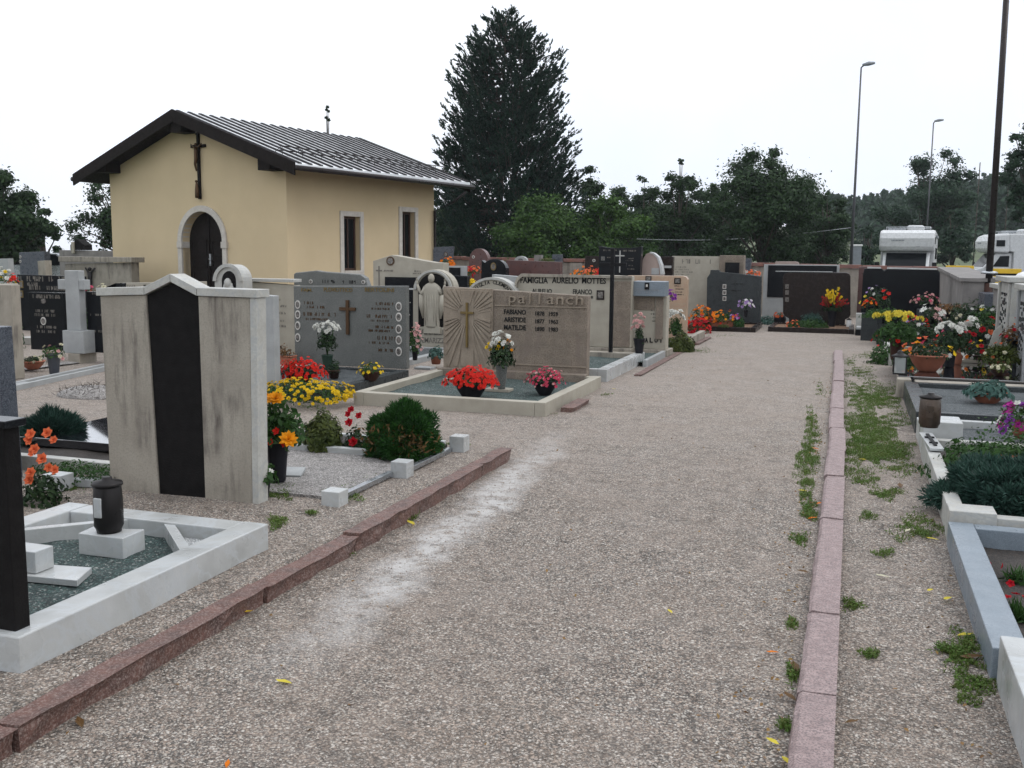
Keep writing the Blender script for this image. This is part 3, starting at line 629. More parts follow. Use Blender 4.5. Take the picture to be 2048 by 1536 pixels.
# far wood on the hill
n = 3000; P = []
for i in range(n):
    x = rng.uniform(-8, 200); y = rng.uniform(138, 290); P.append((x, y, hillz(x, y)))
P = np.array(P); k = np.repeat(np.arange(n), 60); hgt = rng.uniform(5, 8, n)
u = rng.random(len(k)); d = dirs(len(k)); rad = (1 - u) ** .7 * rng.uniform(1.2, 2.2, n)[k]
Q = P[k] + np.stack([d[:, 0] * rad, d[:, 1] * rad, (.1 + .9 * u) * hgt[k]], 1)
o = quads('far_wood', kites(Q, d + np.array([0, 0, .6]), .95, .8), 4, M_['leafblue']); o['kind'] = 'stuff'
tag(o, 'hazy wooded hillside beyond the camper vans', 'woodland')

# ================================================================ LAMP POSTS, POLE, WIRE
def lamppost(label, px, D, ytop, ybase, lean, head, r0=.09, r1=.045):
    x, y = at(px, D); zt = zat(px, ytop, D); ex = Vector((math.cos(AZ), math.sin(AZ), 0))
    T = thing('street_lamp', label, 'street lamp', (x, y, -.1), group='street lamps by the road')
    t = ex * lean
    MB().tube([(0, 0, 0), (t.x * .5, t.y * .5, zt * .5), (t.x, t.y, zt)], [r0, (r0 + r1) / 2, r1], 8).build('post', M_['lampgrey'], T)
    MB().tube([(t.x, t.y, zt), (t.x + ex.x * .12, t.y + ex.y * .12, zt + .1)], .03, 6).build('bracket', M_['gutter'], T)
    a = Vector((t.x, t.y, zt + .1)) + ex * .05; hb = MB()
    hb.tube([a[:], (a + ex * head * .5 + Vector((0, 0, .06)))[:], (a + ex * head + Vector((0, 0, .09)))[:]], [.05, .09, .05], 8); hb.build('lamp_head', M_['greyplastic'], T)
lamppost('tall tapering lamp post with small head left of the front facing camper', 1703, 45, 131, 520, 0, .5, .07, .032)
lamppost('distant lamp post rising out of the round tree behind the camper', 1851, 68, 243, 500, 0, .55, .06, .035)
for i, (lab, px, D, yt) in enumerate((('thin bare pole in front of the hillside right of the round tree', 1948, 90, 345), ('thin brown pole on the hillside just left of the right edge tree', 2007, 95, 340))):
    x, y = at(px, D); MBp = MB().tube([(0, 0, 0), (0, 0, zat(px, yt, D) + .5)], [.06, .04], 6).build('utility_pole', M_['bark'], None, (x, y, terrain(x, y) - .2)); tag(MBp, lab, 'pole')
x, z = W(1973, 640, 19); x2, z2 = W(2016, -60, 19)
T = thing('metal_pole', 'tall dark metal pole rising behind the flowers beside the right hand graves', 'pole', (x, 19, 0))
MB().tube([(0, 0, -.1), ((x2 - x) * .15, 0, z2 * .15 + .2)], [.07, .068], 10).build('pole_base', M_['brownpot'], T)
MB().tube([((x2 - x) * .15, 0, z2 * .15 + .2), (x2 - x, 0, z2)], [.058, .048], 10).build('post', M_['gutter'], T)
MB().lathe([(.13, 0), (.14, .03), (.09, .05)], ((x2 - x) * .17, 0, W(1975, 548, 19)[1]), 12).build('collar', M_['steel'], T)
# wire from the lamp post to the trees
A = Vector((*at(1703, 45), zat(1703, 455, 45))); Bq = Vector((*at(1230, 48), zat(1230, 476, 48)))
pts = [A.lerp(Bq, t) - Vector((0, 0, .28 * math.sin(t * 3.14))) for t in np.linspace(0, 1, 14)]
tag(MB().tube([p[:] for p in pts], .012, 5).build('overhead_wire', M_['steel']), 'pale sagging wire strung from the tall lamp post into the trees', 'wire')
x, y = at(1711, 47); T = thing('utility_cabinet', 'grey upright cabinet with pale top beside the tall lamp post', 'cabinet', (x, y, -.1), AZ)
hz_ = zat(1711, 489, 47) + .1; MB().box(-.2, .2, -.2, .2, 0, hz_ - .08).build('body', M_['greyplastic'], T, bevel=.02); MB().box(-.23, .23, -.23, .23, hz_ - .08, hz_).build('lid', M_['white'], T, bevel=.02)
MB().box(-.16, .16, -.215, -.202, .2, hz_ - .3).build('door', M_['greyplastic'], T, bevel=.006)

# ================================================================ CAMPER VANS (x across, front towards -y)
def text_part(parent, s, x0, x1, z0, z1, y, m, depth=.004, name='inscription', font_off=0, align_rot=None):
    cu = bpy.data.curves.new('t', 'FONT'); cu.body = s; cu.size = 1; cu.extrude = 0; cu.offset = font_off; cu.resolution_u = 3
    to = bpy.data.objects.new('t', cu); COL.objects.link(to); bpy.context.view_layer.update()
    me = to.to_mesh(); vs = np.array([v.co[:] for v in me.vertices]); fs = [list(p.vertices) for p in me.polygons]; to.to_mesh_clear()
    bpy.data.objects.remove(to); bpy.data.curves.remove(cu)
    if not len(vs): return
    lo, hi = vs.min(0), vs.max(0); X = x0 + (vs[:, 0] - lo[0]) / (hi[0] - lo[0]) * (x1 - x0); Z = z0 + (vs[:, 1] - lo[1]) / (hi[1] - lo[1]) * (z1 - z0)
    nv = len(vs); b = MB(); n0 = np.stack([X, np.full(nv, y - depth), Z], 1)
    from collections import Counter
    ed = Counter(); od = {}
    for f in fs:
        for i in range(len(f)): e = (f[i], f[(i + 1) % len(f)]); k = tuple(sorted(e)); ed[k] += 1; od[k] = e
    side = [(od[k][1], od[k][0], od[k][0] + nv, od[k][1] + nv) for k, c in ed.items() if c == 1]
    n1 = n0.copy(); n1[:, 1] = y + .002
    b.add(np.concatenate([n0, n1]), fs + side)
    return b.build(name, M_[m] if isinstance(m, str) else m, parent)
def wheel(parent, x, y, r=.33):
    wq = MB(); seg = 18; v = []; f = []
    prof = [(r * .6, -.11), (r * .92, -.11), (r, -.07), (r, .07), (r * .92, .11), (r * .6, .11)]
    for rr, h in prof:
        for k in range(seg): a = 6.283 * k / seg; v.append((x + h, y + rr * math.cos(a), r + rr * math.sin(a)))
    for i in range(len(prof) - 1):
        for k in range(seg): f.append((i * seg + k, i * seg + (k + 1) % seg, (i + 1) * seg + (k + 1) % seg, (i + 1) * seg + k))
    wq.add(v, f, 0, True); o = wq.build('wheel', M_['blackrubber'], parent)
    h = MB(); v = []; 
    for k in range(seg): a = 6.283 * k / seg; v.append((x - .06, y + r * .6 * math.cos(a), r + r * .6 * math.sin(a)))
    for k in range(seg): a = 6.283 * k / seg; v.append((x + .06, y + r * .6 * math.cos(a), r + r * .6 * math.sin(a)))
    h.add(v, [tuple(range(seg)), tuple(range(seg, 2 * seg))[::-1]] + [(k, k + seg, (k + 1) % seg + seg, (k + 1) % seg) for k in range(seg)]); h.build('rim', M_['steel'], o)
def camper(label, px, D, rot, wreck=None):
    x, y = at(px, D); T = thing('camper_van', label, 'camper van', (x, y, -.09), rot, 'camper vans parked beyond the wall')
    hw = 1.12
    def sideprism(o, w0, w1, m, nm, par=T, bev=.05):  # outline (y,z) pushed across x
        b = MB().prism(o, w0, w1); 
        for i, vv in enumerate(b.v): b.v[i] = np.stack([vv[:, 1], vv[:, 0], vv[:, 2]], 1)
        b.f = [q[::-1] for q in b.f]; return b.build(nm, M_[m], par, bevel=bev)
    sideprism([(1.2, .45), (5.9, .45), (5.95, 2.7), (1.2, 2.82), (.95, 2.8), (1.0, 1.95), (1.2, 1.9)], -hw, hw, 'shadedwhite', 'living_box')
    sideprism([(.9, 1.86), (.15, 1.9), (.02, 2.1), (.0, 2.45), (.12, 2.68), (.4, 2.8), (.98, 2.83), (1.02, 1.9)], -hw, hw, 'shadedwhite', 'overcab_pod', bev=.09)
    sideprism([(-.75, .4), (-.8, .75), (-.7, 1.02), (-.15, 1.14), (.45, 1.88), (1.195, 1.88), (1.195, .4)], -.95, .95, 'shadedwhite', 'cab', bev=.05)
    sideprism([(-.11, 1.17), (.395, 1.80), (.375, 1.82), (-.13, 1.19)], -.82, .82, 'glass', 'windscreen', bev=0)
    for s in (-1, 1):
        sideprism([(.3, 1.2), (.62, 1.72), (1.05, 1.74), (1.05, 1.2)], s * .952 - (.005 if s < 0 else 0), s * .952 + (.005 if s > 0 else 0), 'glass', 'side_window', bev=0)
        MB().box(s * .62 - .17, s * .62 + .17, -.83, -.76, .68, .86).build('headlight', M_['porcelain'], T, bevel=.02)
        mr = MB().box(s * 1.16 - .09, s * 1.16 + .09, -.02, .06, 1.1, 1.42).tube([(s * .96, .1, 1.15), (s * 1.1, .03, 1.2)], .02, 5); mr.build('mirror', M_['blackrubber'], T, bevel=.02)
        for wy in (.0, 4.2): wheel(T, s * .9, wy)
        for y0_, y1_, z0_, z1_ in ((2.0, 2.75, 1.55, 2.05), (3.6, 4.3, 1.55, 2.05), (.35, .75, 2.2, 2.5)):
            sideprism([(y0_, z0_), (y1_, z0_), (y1_, z1_), (y0_, z1_)], s * (hw + .012) - .012, s * (hw + .012) + .012, 'glass', 'living_window', bev=0)
    MB().box(-.95, .95, -.9, -.76, .3, .55).build('bumper', M_['greyplastic'], T, bevel=.04)
    MB().box(-.55, .55, -.815, -.775, .66, .82).build('grille', M_['blackrubber'], T, bevel=.01)
    lb = MB()
    for q in range(9): lb.box(-.62 + q * .06, -.58 + q * .06, -.006, .01, 2.33, 2.39)
    lb.build('maker_lettering', M_['greyplastic'], T)
    MB().tube([(.55, .02, .95 + 1.15), (.35, .03, .9 + 1.2)], .01, 4).build('pod_stripe', M_['greyplastic'], T)
    rb = MB().box(-.1, .62, 1.6, 2.5, 2.8, 3.05); rb.build('roof_box', M_['shadedwhite'], T, bevel=.1)
    MB().tube([(-.9, .9, 2.95), (.9, .9, 2.95)], .02, 5).tube([(-.9, 3.0, 2.95), (.9, 3.0, 2.95)], .02, 5).tube([(-.9, .9, 2.95), (-.9, 3.0, 2.95)], .02, 5).tube([(.9, .9, 2.95), (.9, 3.0, 2.95)], .02, 5).box(-.85, -.15, 1, 2.2, 2.84, 2.92).tube([(-.9, .9, 2.8), (-.9, .9, 2.95)], .02, 5).tube([(.9, .9, 2.8), (.9, .9, 2.95)], .02, 5).build('roof_rack', M_['steel'], T)
    MB().box(hw - .02, hw + .06, 1.9, 4.9, 2.5, 2.62).build('awning', M_['greyplastic'], T, bevel=.02)
    return T
camper('white overcab camper van facing the wall between the round tree and the lamp post', 1812, 47, AZ - R(24))
camper('white camper van seen side on at the right edge behind the metal pole', 1962, 56, AZ + R(-98))
# yellow barriers on the road side
for i, (px0, px1, yt, yb, D, lab) in enumerate(((1893, 1950, 531, 556, 31, 'yellow striped plank left of the metal pole beyond the wall'), (1985, 2046, 537, 566, 30, 'yellow striped plank right of the metal pole beyond the wall'))):
    x0, y0 = at(px0, D); x1, y1 = at(px1, D); T = thing('road_barrier', lab, 'barrier', (x0, y0, -.09), math.atan2(y1 - y0, x1 - x0), 'yellow barriers by the road'); L = math.hypot(x1 - x0, y1 - y0)
    zt = zat(px0, yt, D) + .09; zb2 = zat(px0, yb, D) + .09
    MB().box(0, L, -.03, .03, zt - .13, zt).build('top_plank', M_['yellow'], T, bevel=.01)
    MB().box(0, L, -.025, .025, zb2, zt - .2).build('panel', M_['yellow'], T, bevel=.01)
    MB().box(0, L, -.01, .01, zt - .2, zt - .13).build('dark_stripe', M_['blackrubber'], T)
    for xx in (.1, L - .1): MB().box(xx - .05, xx + .05, .03, .12, 0, zt).build('leg', M_['gutter'], T)
# parked car seen far left
x, y = at(100, 40); T = thing('parked_car', 'silver parked car glimpsed between the dark headstones far left', 'car', (x, y, .05), AZ)
MB().prism([(-1.9, .35), (1.9, .35), (1.95, .8), (1.2, .92), (.6, 1.38), (-.8, 1.4), (-1.5, .98), (-1.95, .85)], -.8, .8).build('body', M_['steel'], T, bevel=.06)
MB().prism([(-1.3, .98), (1.05, .95), (.55, 1.33), (-.78, 1.34)], -.815, .815).build('window', M_['glass'], T)
for wx in (-1.2, 1.2):
    wb = MB().lathe([(.3, -.1), (.33, -.05), (.33, .05), (.3, .1)], (0, 0, 0), 14); 
    q = wb.build('wheel', M_['blackrubber'], T, (wx, -.75, .33), rot=(R(90), 0, 0))
# ================================================================ GRAVES
class Stone:
    """an upright slab in the plane y = v; outline given as picture columns and rows, measured in that plane"""
    def __init__(s, name, label, v, outline, m, thick=.12, base=0.0, cat='headstone', group=None, bevel=.006, plinth=None, part='slab', close=True):
        pts = [W(px, py, v) for px, py in outline]
        xs = [p[0] for p in pts]; s.cx = (min(xs) + max(xs)) / 2; s.v = v; s.base = base
        s.T = thing(name, label, cat, (s.cx, v, base), group=group)
        o = [(x - s.cx, z - base) for x, z in pts]
        if close: o = [(o[0][0], 0)] + o + [(o[-1][0], 0)]
        s.o = o; s.thick = thick
        b = MB().prism(o[::-1] if True else o, 0, thick); s.slab = b.build(part, M_[m], s.T, bevel=bevel)
        s.x0 = min(p[0] for p in o); s.x1 = max(p[0] for p in o); s.h = max(p[1] for p in o)
        if plinth: pm, ph, pw = plinth; MB().box(s.x0 - pw, s.x1 + pw, -pw, thick + pw, -ph, -.002).build('plinth', M_[pm], s.T, bevel=.006)
    def p(s, px, py, d=0): x, z = W(px, py, s.v + d); return x - s.cx, z - s.base
    def text(s, t, x0, y0, x1, y1, m='letters', depth=.006, d=0, off=0, name='inscription'):
        a = s.p(x0, y1); c = s.p(x1, y0); return text_part(s.T, t, a[0], c[0], a[1], c[1], -d - .001, m, depth, name, off)
    def scrib(s, rows, m='faintletters', dens=.8):
        """rows of worn small letters, too small to read: (x0, y0, x1, y1)"""
        b = MB(); rr = random.Random(int(rows[0][0] * 7 + rows[0][1]))
        for x0, y0, x1, y1 in rows:
            a = s.p(x0, y1); c = s.p(x1, y0); hgt = c[1] - a[1]; x = a[0]
            while x < c[0]:
                wd = hgt * rr.uniform(.35, .7)
                if rr.random() < dens:
                    t = rr.randint(0, 3); q = hgt * .16
                    if t != 1: b.box(x, x + q, -.004, .002, a[1], c[1])
                    if t != 0: b.box(x + q * 1.05, x + wd * .8, -.004, .002, a[1] + hgt * rr.choice([0, .42, .84]), a[1] + hgt * rr.choice([0, .42, .84]) + q)
                    if t in (1, 3): b.box(x + wd * .8 + .0005, x + wd * .8 + q, -.004, .002, a[1], c[1])
                x += wd + hgt * .22
        return b.build('inscription', M_[m], s.T)
    def photo(s, px, py, rw, rh, frame='porcelain', square=False):
        c = s.p(px, py); k = abs(s.p(px + rw, py)[0] - c[0]); h = abs(s.p(px, py - rh)[1] - c[1])
        if square:
            f = MB().box(c[0] - k, c[0] + k, -.012, .002, c[1] - h, c[1] + h).build('portrait_frame', M_[frame], s.T)
            MB().box(c[0] - k * .68, c[0] + k * .68, -.016, -.0125, c[1] - h * .68, c[1] + h * .68).build('portrait', M_['photo'], f)
        else:
            ov = lambda q, e: [(c[0] + k * q * math.cos(a), c[1] + h * q * math.sin(a)) for a in np.linspace(0, 6.2832, 21)[:-1]]
            f = MB().prism(ov(1, 0), -.012, .002).build('portrait_frame', M_[frame], s.T)
            MB().prism(ov(.72, 0), -.016, -.0125).build('portrait', M_['photo'], f)
    def cross(s, px, py0, py1, pya, half, m='bronze', wd=.018, dep=.02):
        a = s.p(px, py1); t = s.p(px, py0); r = s.p(px, pya); h = abs(s.p(px + half, pya)[0] - r[0])
        MB().box(r[0] - wd, r[0] + wd, -dep, .001, a[1], t[1]).box(r[0] - h, r[0] - wd - .0005, -dep * .9, .001, r[1] - wd, r[1] + wd).box(r[0] + wd + .0005, r[0] + h, -dep * .9, .001, r[1] - wd, r[1] + wd).build('cross', M_[m], s.T, bevel=.003)
def border(label, x0, x1, y0, y1, h, m, wd=.1, fill='greengravel', fz=None, z0=0, sides='nfrl', group='grave borders', name='grave_border', wide=None, cat='grave border'):
    """stone kerbs round a grave and what fills it: n near, f far, l left, r right"""
    T = thing(name, label, cat, ((x0 + x1) / 2, (y0 + y1) / 2, z0), group=group); X, Y = (x1 - x0) / 2, (y1 - y0) / 2; wl = wide or wd
    a = -.06
    if 'l' in sides: MB().box(-X, -X + wl, -Y, Y, a, h).build('kerb', M_[m], T, bevel=.006)
    if 'r' in sides: MB().box(X - wl, X, -Y, Y, a, h).build('kerb', M_[m], T, bevel=.006)
    il = -X + (wl + .001 if 'l' in sides else 0); ir = X - (wl + .001 if 'r' in sides else 0)
    if 'n' in sides: MB().box(il, ir, -Y, -Y + wd, a, h - .002).build('kerb', M_[m], T, bevel=.006)
    if 'f' in sides: MB().box(il, ir, Y - wd, Y, a, h - .002).build('kerb', M_[m], T, bevel=.006)
    fz = h - .05 if fz is None else fz
    if fill:
        nx = ny = 14; xs = np.linspace(il, ir, nx); ys = np.linspace(-Y + wd, Y - wd, ny)
        V = [(x, y, fz + .008 * math.sin(x * 9 + y0) * math.cos(y * 7)) for y in ys for x in xs]
        MB().add(V, [(j * nx + i, j * nx + i + 1, (j + 1) * nx + i + 1, (j + 1) * nx + i) for j in range(ny - 1) for i in range(nx - 1)], 0, True).build('gravel_bed' if 'gravel' in fill else 'earth_bed', M_[fill], T)
    return T

# ---------------------------------------------------------------- plants
def pot_geo(kind, r, h):
    if kind == 'bowl': return [(r * .45, 0), (r * .5, h * .05), (r * .8, h * .45), (r, h * .9), (r * 1.05, h * .93), (r * 1.05, h), (r * .95, h), (r * .9, h * .85)]
    if kind == 'vase': return [(r * .62, 0), (r * .66, h * .04), (r * .8, h * .5), (r, h * .95), (r * 1.08, h), (r * .92, h), (r * .86, h * .9)]
    if kind == 'round': return [(r * .7, 0), (r * .95, h * .3), (r, h * .6), (r * .85, h * .9), (r * .8, h), (r * .72, h), (r * .7, h * .9)]
    return [(r * .75, 0), (r * .95, h * .82), (r * 1.06, h * .83), (r * 1.06, h), (r * .95, h), (r * .9, h * .85)]
def potted(name, label, cat, pos, pot=None, r=.1, h=.12, pm='terracotta', pr=.16, ph=.16, leaf='plant', nl=260, ls=.04, fl=(), sx=1, py=1, group=None, lift=0, stems=0, spiky=0, low=.25, potname=None, fs=.024):
    T = thing(name, label, cat, pos, group=group)
    if pot == 'trough':
        o = MB().box(-r, r, -r * .42, r * .42, 0, h - .02).box(-r * 1.04, r * 1.04, -r * .48, r * .48, h - .0195, h); o.build(potname or 'pot', M_[pm], T, bevel=.008)
        MB().box(-r * .94, r * .94, -r * .36, r * .36, h, h + .002).build('soil', M_['soil'], T)
    elif pot:
        MB().lathe(pot_geo(pot, r, h), seg=24, sx=sx, sy=1 if pot != 'bowl' else py).build(potname or ('vase' if pot == 'vase' else 'pot'), M_[pm], T)
    zb = (h * .92 if pot else 0) + lift
    if nl:
        p, d = dome(nl, pr, pr * py, ph, .35, low); p[:, 2] += zb
        Q = kites(p, d + dirs(nl, .5) * .6, ls, .5)
        if spiky: Q = np.concatenate([Q, np.repeat(blades(p * np.array([.4, .4, .6]) + np.array([0, 0, zb * .4]), d + np.array([0, 0, .4]), ls * 3.2, ls * .3), 1, 0)[:, [0, 1, 2, 2]]])
        quads('leaves', Q, 4, M_[leaf], T)
    if stems or lift > .05:
        b = MB()
        for k in range(stems or 7):
            a = random.uniform(0, 6.28); q = random.uniform(.1, .75); b.tube([(0, 0, zb - lift), (pr * q * .3 * math.cos(a), pr * q * .3 * math.sin(a), zb), (pr * q * math.cos(a), pr * q * math.sin(a), zb + ph * .7)], .004, 4)
        b.build('stems', M_['plant'], T)
    for colr, nf, rad, kind, ext in fl:
        p, d = dome(nf, pr * 1.06, pr * py * 1.06, ph * 1.06, .9, low * .8)
        if ext:   # restrict to the top or one side: (dx, dz lift, squash)
            p = p * np.array([ext[2], ext[2], ext[3] if len(ext) > 3 else ext[2]]) + np.array([ext[0], 0, ext[1]])
        p[:, 2] += zb; dd = d + np.array([0, -.35, .45])
        quads('blossoms', flowerheads(p, dd, rad, kind), 4, P_[colr], T)
    return T
def bush(name, label, cat, pos, rx, ry, h, m, n, ls, kind='leaf', extra=None, group=None, low=.1):
    T = thing(name, label, cat, pos, group=group)
    p, d = dome(n, rx, ry, h, .55, low)
    if kind == 'leaf': Q = kites(p, d + dirs(n) * .5, ls, .55)
    else:   # sprays pointing outward and up
        k = np.repeat(np.arange(n), 5); dd = d[k] + dirs(len(k), .35) * .55
        Q = blades(p[k] - d[k] * ls * .3, dd, ls, ls * .2)[:, [0, 1, 2, 2]]
        if kind == 'lump':  # lumpy sprays of scale leaves
            c = dome(int(n / 22), rx * .9, ry * .9, h * .92, .9, low); k = rng.integers(0, len(c[0]), n * 4); off = dirs(len(k)) + c[1][k] * .5
            rr = .15 * min(rx, h); P = c[0][k] + off * rr * rng.uniform(.6, 1, (len(k), 1)); Q = blades(P, off + dirs(len(k), .3) * .7, ls, ls * .3)[:, [0, 1, 2, 2]]
    quads('foliage', Q, 4, M_[m], T)
    MB().tube([(0, 0, -.02), (0, 0, h * .6)], [.03, .012], 6).build('stem', M_['bark'], T)
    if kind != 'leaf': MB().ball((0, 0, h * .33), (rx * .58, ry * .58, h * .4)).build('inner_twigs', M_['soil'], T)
    if extra:
        em, en, cen, rad = extra; q = np.array(cen) + rng.normal(size=(en, 3)) * np.array(rad); quads('browned_tips', kites(q, dirs(en) + np.array([0, -1, .2]), ls * 1.1, .3), 4, M_[em], T)
    return T
def lantern(label, pos, r, h, kind='closed', m='darksteel', group='grave lanterns'):
    T = thing('grave_lantern', label, 'lantern', pos, group=group)
    if kind == 'closed':
        MB().lathe([(r * .8, 0), (r * .82, h * .05), (r * .95, h * .12), (r * .97, h * .5), (r * .9, h * .82), (r * .85, h * .84)], seg=22).build('body', M_[m], T)
        MB().lathe([(r * .98, h * .842), (r * 1.02, h * .87), (r * .95, h * .91), (r * .35, h * .94), (r * .3, h * 1.0), (r * .2, h * 1.0)], seg=22).build('lid', M_['darksteel'], T)
        MB().box(-r * .35, r * .25, -r * 1.01, -r * .8, h * .3, h * .66).build('window', M_['whitemarble'] if m == 'darksteel' else M_[m], T, bevel=.004)
    else:
        MB().box(-r, r, -r, r, 0, h * .06).build('base', M_[m], T, bevel=.003)
        for sx in (-1, 1):
            for sy in (-1, 1): MB().box(sx * r * .9 - r * .09, sx * r * .9 + r * .09, sy * r * .9 - r * .09, sy * r * .9 + r * .09, h * .062, h * .72).build('post', M_[m], T)
        MB().box(-r * .8, r * .8, -r * .92, -r * .9, h * .062, h * .71).box(-r * .92, -r * .9, -r * .78, r * .8, h * .062, h * .71).box(r * .9, r * .92, -r * .78, r * .8, h * .062, h * .71).build('pane', M_['lampglass'], T)
        MB().lathe([(r * 1.35, h * .722), (r * 1.35, h * .76), (r * .7, h * .84), (r * .5, h * .88), (r * .5, h * .94), (r * .15, h)], seg=4).build('roof', M_[m], T)
        MB().lathe([(r * .4, h * .065), (r * .4, h * .4), (r * .3, h * .42)], seg=12).build('candle', M_['candle'], T)
    return T
gm, gn, gb = newmat('clear lantern glass'); gb.inputs['Base Color'].default_value = (.8, .85, .85, 1); gb.inputs['Roughness'].default_value = .05; gb.inputs['Transmission Weight'].default_value = .7; M_['lampglass'] = gm
def P(px, py, z=0): x, y = G(px, py, z); return (x, y, z)

# ---------------------------------------------------------------- near left: white marble border, black stele
x0, x1, y0_, y1_ = -4.02, -2.76, 2.68, 4.3
T = thing('grave_border', 'thick white marble grave border with green gravel at the lower left', 'grave border', (x0, y0_, .09), group='grave borders')
X, Y = x1 - x0, y1_ - y0_
MB().box(X - .14, X, 0, Y, -.05, .13).build('kerb', M_['whitemarble'], T, bevel=.006)
MB().box(0, .14, 0, Y, -.05, .13).build('kerb', M_['whitemarble'], T, bevel=.006)
MB().box(.141, X - .141, Y - .15, Y, -.05, .128).build('kerb', M_['whitemarble'], T, bevel=.006)
MB().box(.141, X - .141, 0, .2, -.05, .128).build('kerb', M_['whitemarble'], T, bevel=.006)
for sg in (1, -1):
    c = X / 2 + sg * (X / 2 - .14); s2 = -sg
    MB().plan([(c, Y - .52), (c + s2 * .38, Y - .15), (c + s2 * .31, Y - .15), (c, Y - .45)], -.02, .118).build('corner_strip', M_['whitemarble'], T, bevel=.003)
    MB().plan([(c, Y - .449), (c + s2 * .309, Y - .151), (c, Y - .151)], -.02, .06).build('white_gravel', M_['whitegravel'], T)
nx = 24; V = [(.14 + (X - .28) * i / (nx - 1), .2 + (Y - .35) * j / (nx - 1), .045 + .008 * math.sin(i * 1.1) * math.cos(j * .9)) for j in range(nx) for i in range(nx)]
MB().add(V, [(j * nx + i, j * nx + i + 1, (j + 1) * nx + i + 1, (j + 1) * nx + i) for j in range(nx - 1) for i in range(nx - 1)], 0, True).build('gravel_bed', M_['greengravel'], T)
bx, by = G(202, 1112, .14)
T = thing('lantern_block', 'white marble trapezoid block under the black lantern in the lower left grave', 'marble block', (bx, by, .135), 0)
MB().plan([(-.13, 0), (.13, 0), (.12, .17), (.02, .14), (-.15, .14)], 0, .105).build('block', M_['whitemarble'], T, bevel=.004)
lantern('black lantern on the white marble block in the lower left grave', (bx - .01, by + .075, .242), .072, .27)
qx, qy = G(100, 1172, .14)
T = thing('marble_plate', 'flat white marble plate lying in the green gravel at the far lower left', 'marble plate', (qx, qy, .14), 0)
MB().plan([(-.2, .0), (.12, .03), (.05, .20), (-.2, .16)], 0, .03).build('plate', M_['whitemarble'], T, bevel=.003)
T = thing('marble_block', 'small white marble block behind the black stele on the white plate', 'marble block', (qx - .19, qy + .03, .172), 0)
MB().box(-.07, .085, 0, .11, 0, .1).build('block', M_['whitemarble'], T, bevel=.004)
a = W(64, 1263, 2.75); c = W(60, 842, 2.75)
T = thing('black_stele', 'tall black stele standing on the white marble kerb at the left edge', 'headstone', (a[0] - .045, 2.72, a[1]))
MB().box(-.62, 0, .0, .07, 0, c[1] - a[1] - .03).build('slab', M_['blackrough'], T, bevel=.004)
MB().box(-.64, .02, -.015, .085, c[1] - a[1] - .028, c[1] - a[1]).build('capstone', M_['black'], T, bevel=.004)
# ---------------------------------------------------------------- big weathered headstone seen from behind
v = 5.06; gz = .09
pl = [W(x, y, v) for x, y in ((200, 592), (291, 590), (343, 564), (396, 592), (500, 596))]; bl = [W(222, 985, v), W(318, 985, v), W(410, 992, v), W(505, 998, v)]
T = thing('headstone', 'large weathered headstone seen from behind with black centre strip and peaked marble cap', 'headstone', (-3.9, v, gz))
L = lambda q: (q[0] + 3.9, max(q[1] - gz, -.05))
tl_, tl2, tp, tr2, tr_ = map(L, pl); b0, b1, b2, b3 = [(L(q)[0], -.05) for q in bl]
MB().prism([b0, b1, tl2, tl_], 0, .10).build('stone_panel', M_['stained'], T, bevel=.005)
MB().prism([b2, b3, tr_, tr2], 0, .10).build('stone_panel', M_['stained'], T, bevel=.005)
MB().prism([b1, b2, (tr2[0] - .002, tr2[1]), (tp[0], tp[1] - .01), (tl2[0] + .002, tl2[1])], .012, .12).build('centre_strip', M_['blackrough'], T, bevel=.003)
MB().prism([(b3[0] + .001, -.05), (b3[0] + .045, -.05), (tr_[0] + .045, tr_[1]), (tr_[0] + .001, tr_[1])], -.005, .10).build('end_slab', M_['oldmarble'], T, bevel=.004)
t = .045; e = .0015
tops = [(tl_[0] - .02, tl_[1]), (tl2[0], tl2[1]), (tp[0], tp[1]), (tr2[0], tr2[1]), (tr_[0] + .055, tr_[1])]
for i in range(4):
    (xa, za), (xb, zb) = tops[i], tops[i + 1]; up = t * 1.1
    MB().prism([(xa + e, za + e), (xb - e, zb + e), (xb - e, zb + up), (xa + e, za + up)], -.014, .125).build('cap_slab', M_['oldmarble'], T, bevel=.003)
# grave with white cubes and steel rails
T = thing('grave_border', 'gravel grave with steel rails between white marble cubes and white kerb', 'grave border', (-2.87, 5.2, .095), group='grave borders')
cubes = [G(660, 1008, .095), G(797, 952, .095), G(913, 903, .095)]
for i, (cx_, cy_) in enumerate(cubes): MB().box(cx_ + 2.87 - .06, cx_ + 2.87 + .06, cy_ - 5.2, cy_ - 5.2 + .12, -.05, .075 + .02 * i).build('corner_cube', M_['whitemarble'], T, bevel=.004)
for a, c in ((0, 1), (1, 2)):
    MB().box(cubes[a][0] + 2.87 - .02, cubes[a][0] + 2.87 + .02, cubes[a][1] - 5.2 + .122, cubes[c][1] - 5.2 - .002, -.005, .03).build('rail', M_['steel'], T, bevel=.003)
kf = cubes[2][1] - 5.2
MB().box(-1.38, -.03, kf - .42, kf - .36, -.04, .05).build('kerb', M_['whitemarble'], T, bevel=.004)
MB().box(-1.38, -.07, kf + .1, kf + .15, -.04, .05).build('kerb', M_['whitemarble'], T, bevel=.004)
MB().box(-1.38, -.04, kf - .359, kf + .099, -.04, .03).build('earth_bed', M_['soil'], T)
MB().box(-1.38, -.03, .12, kf - .421, -.04, .008).build('gravel_bed', M_['palegravel'], T)
lx, ly = G(575, 947, .11)
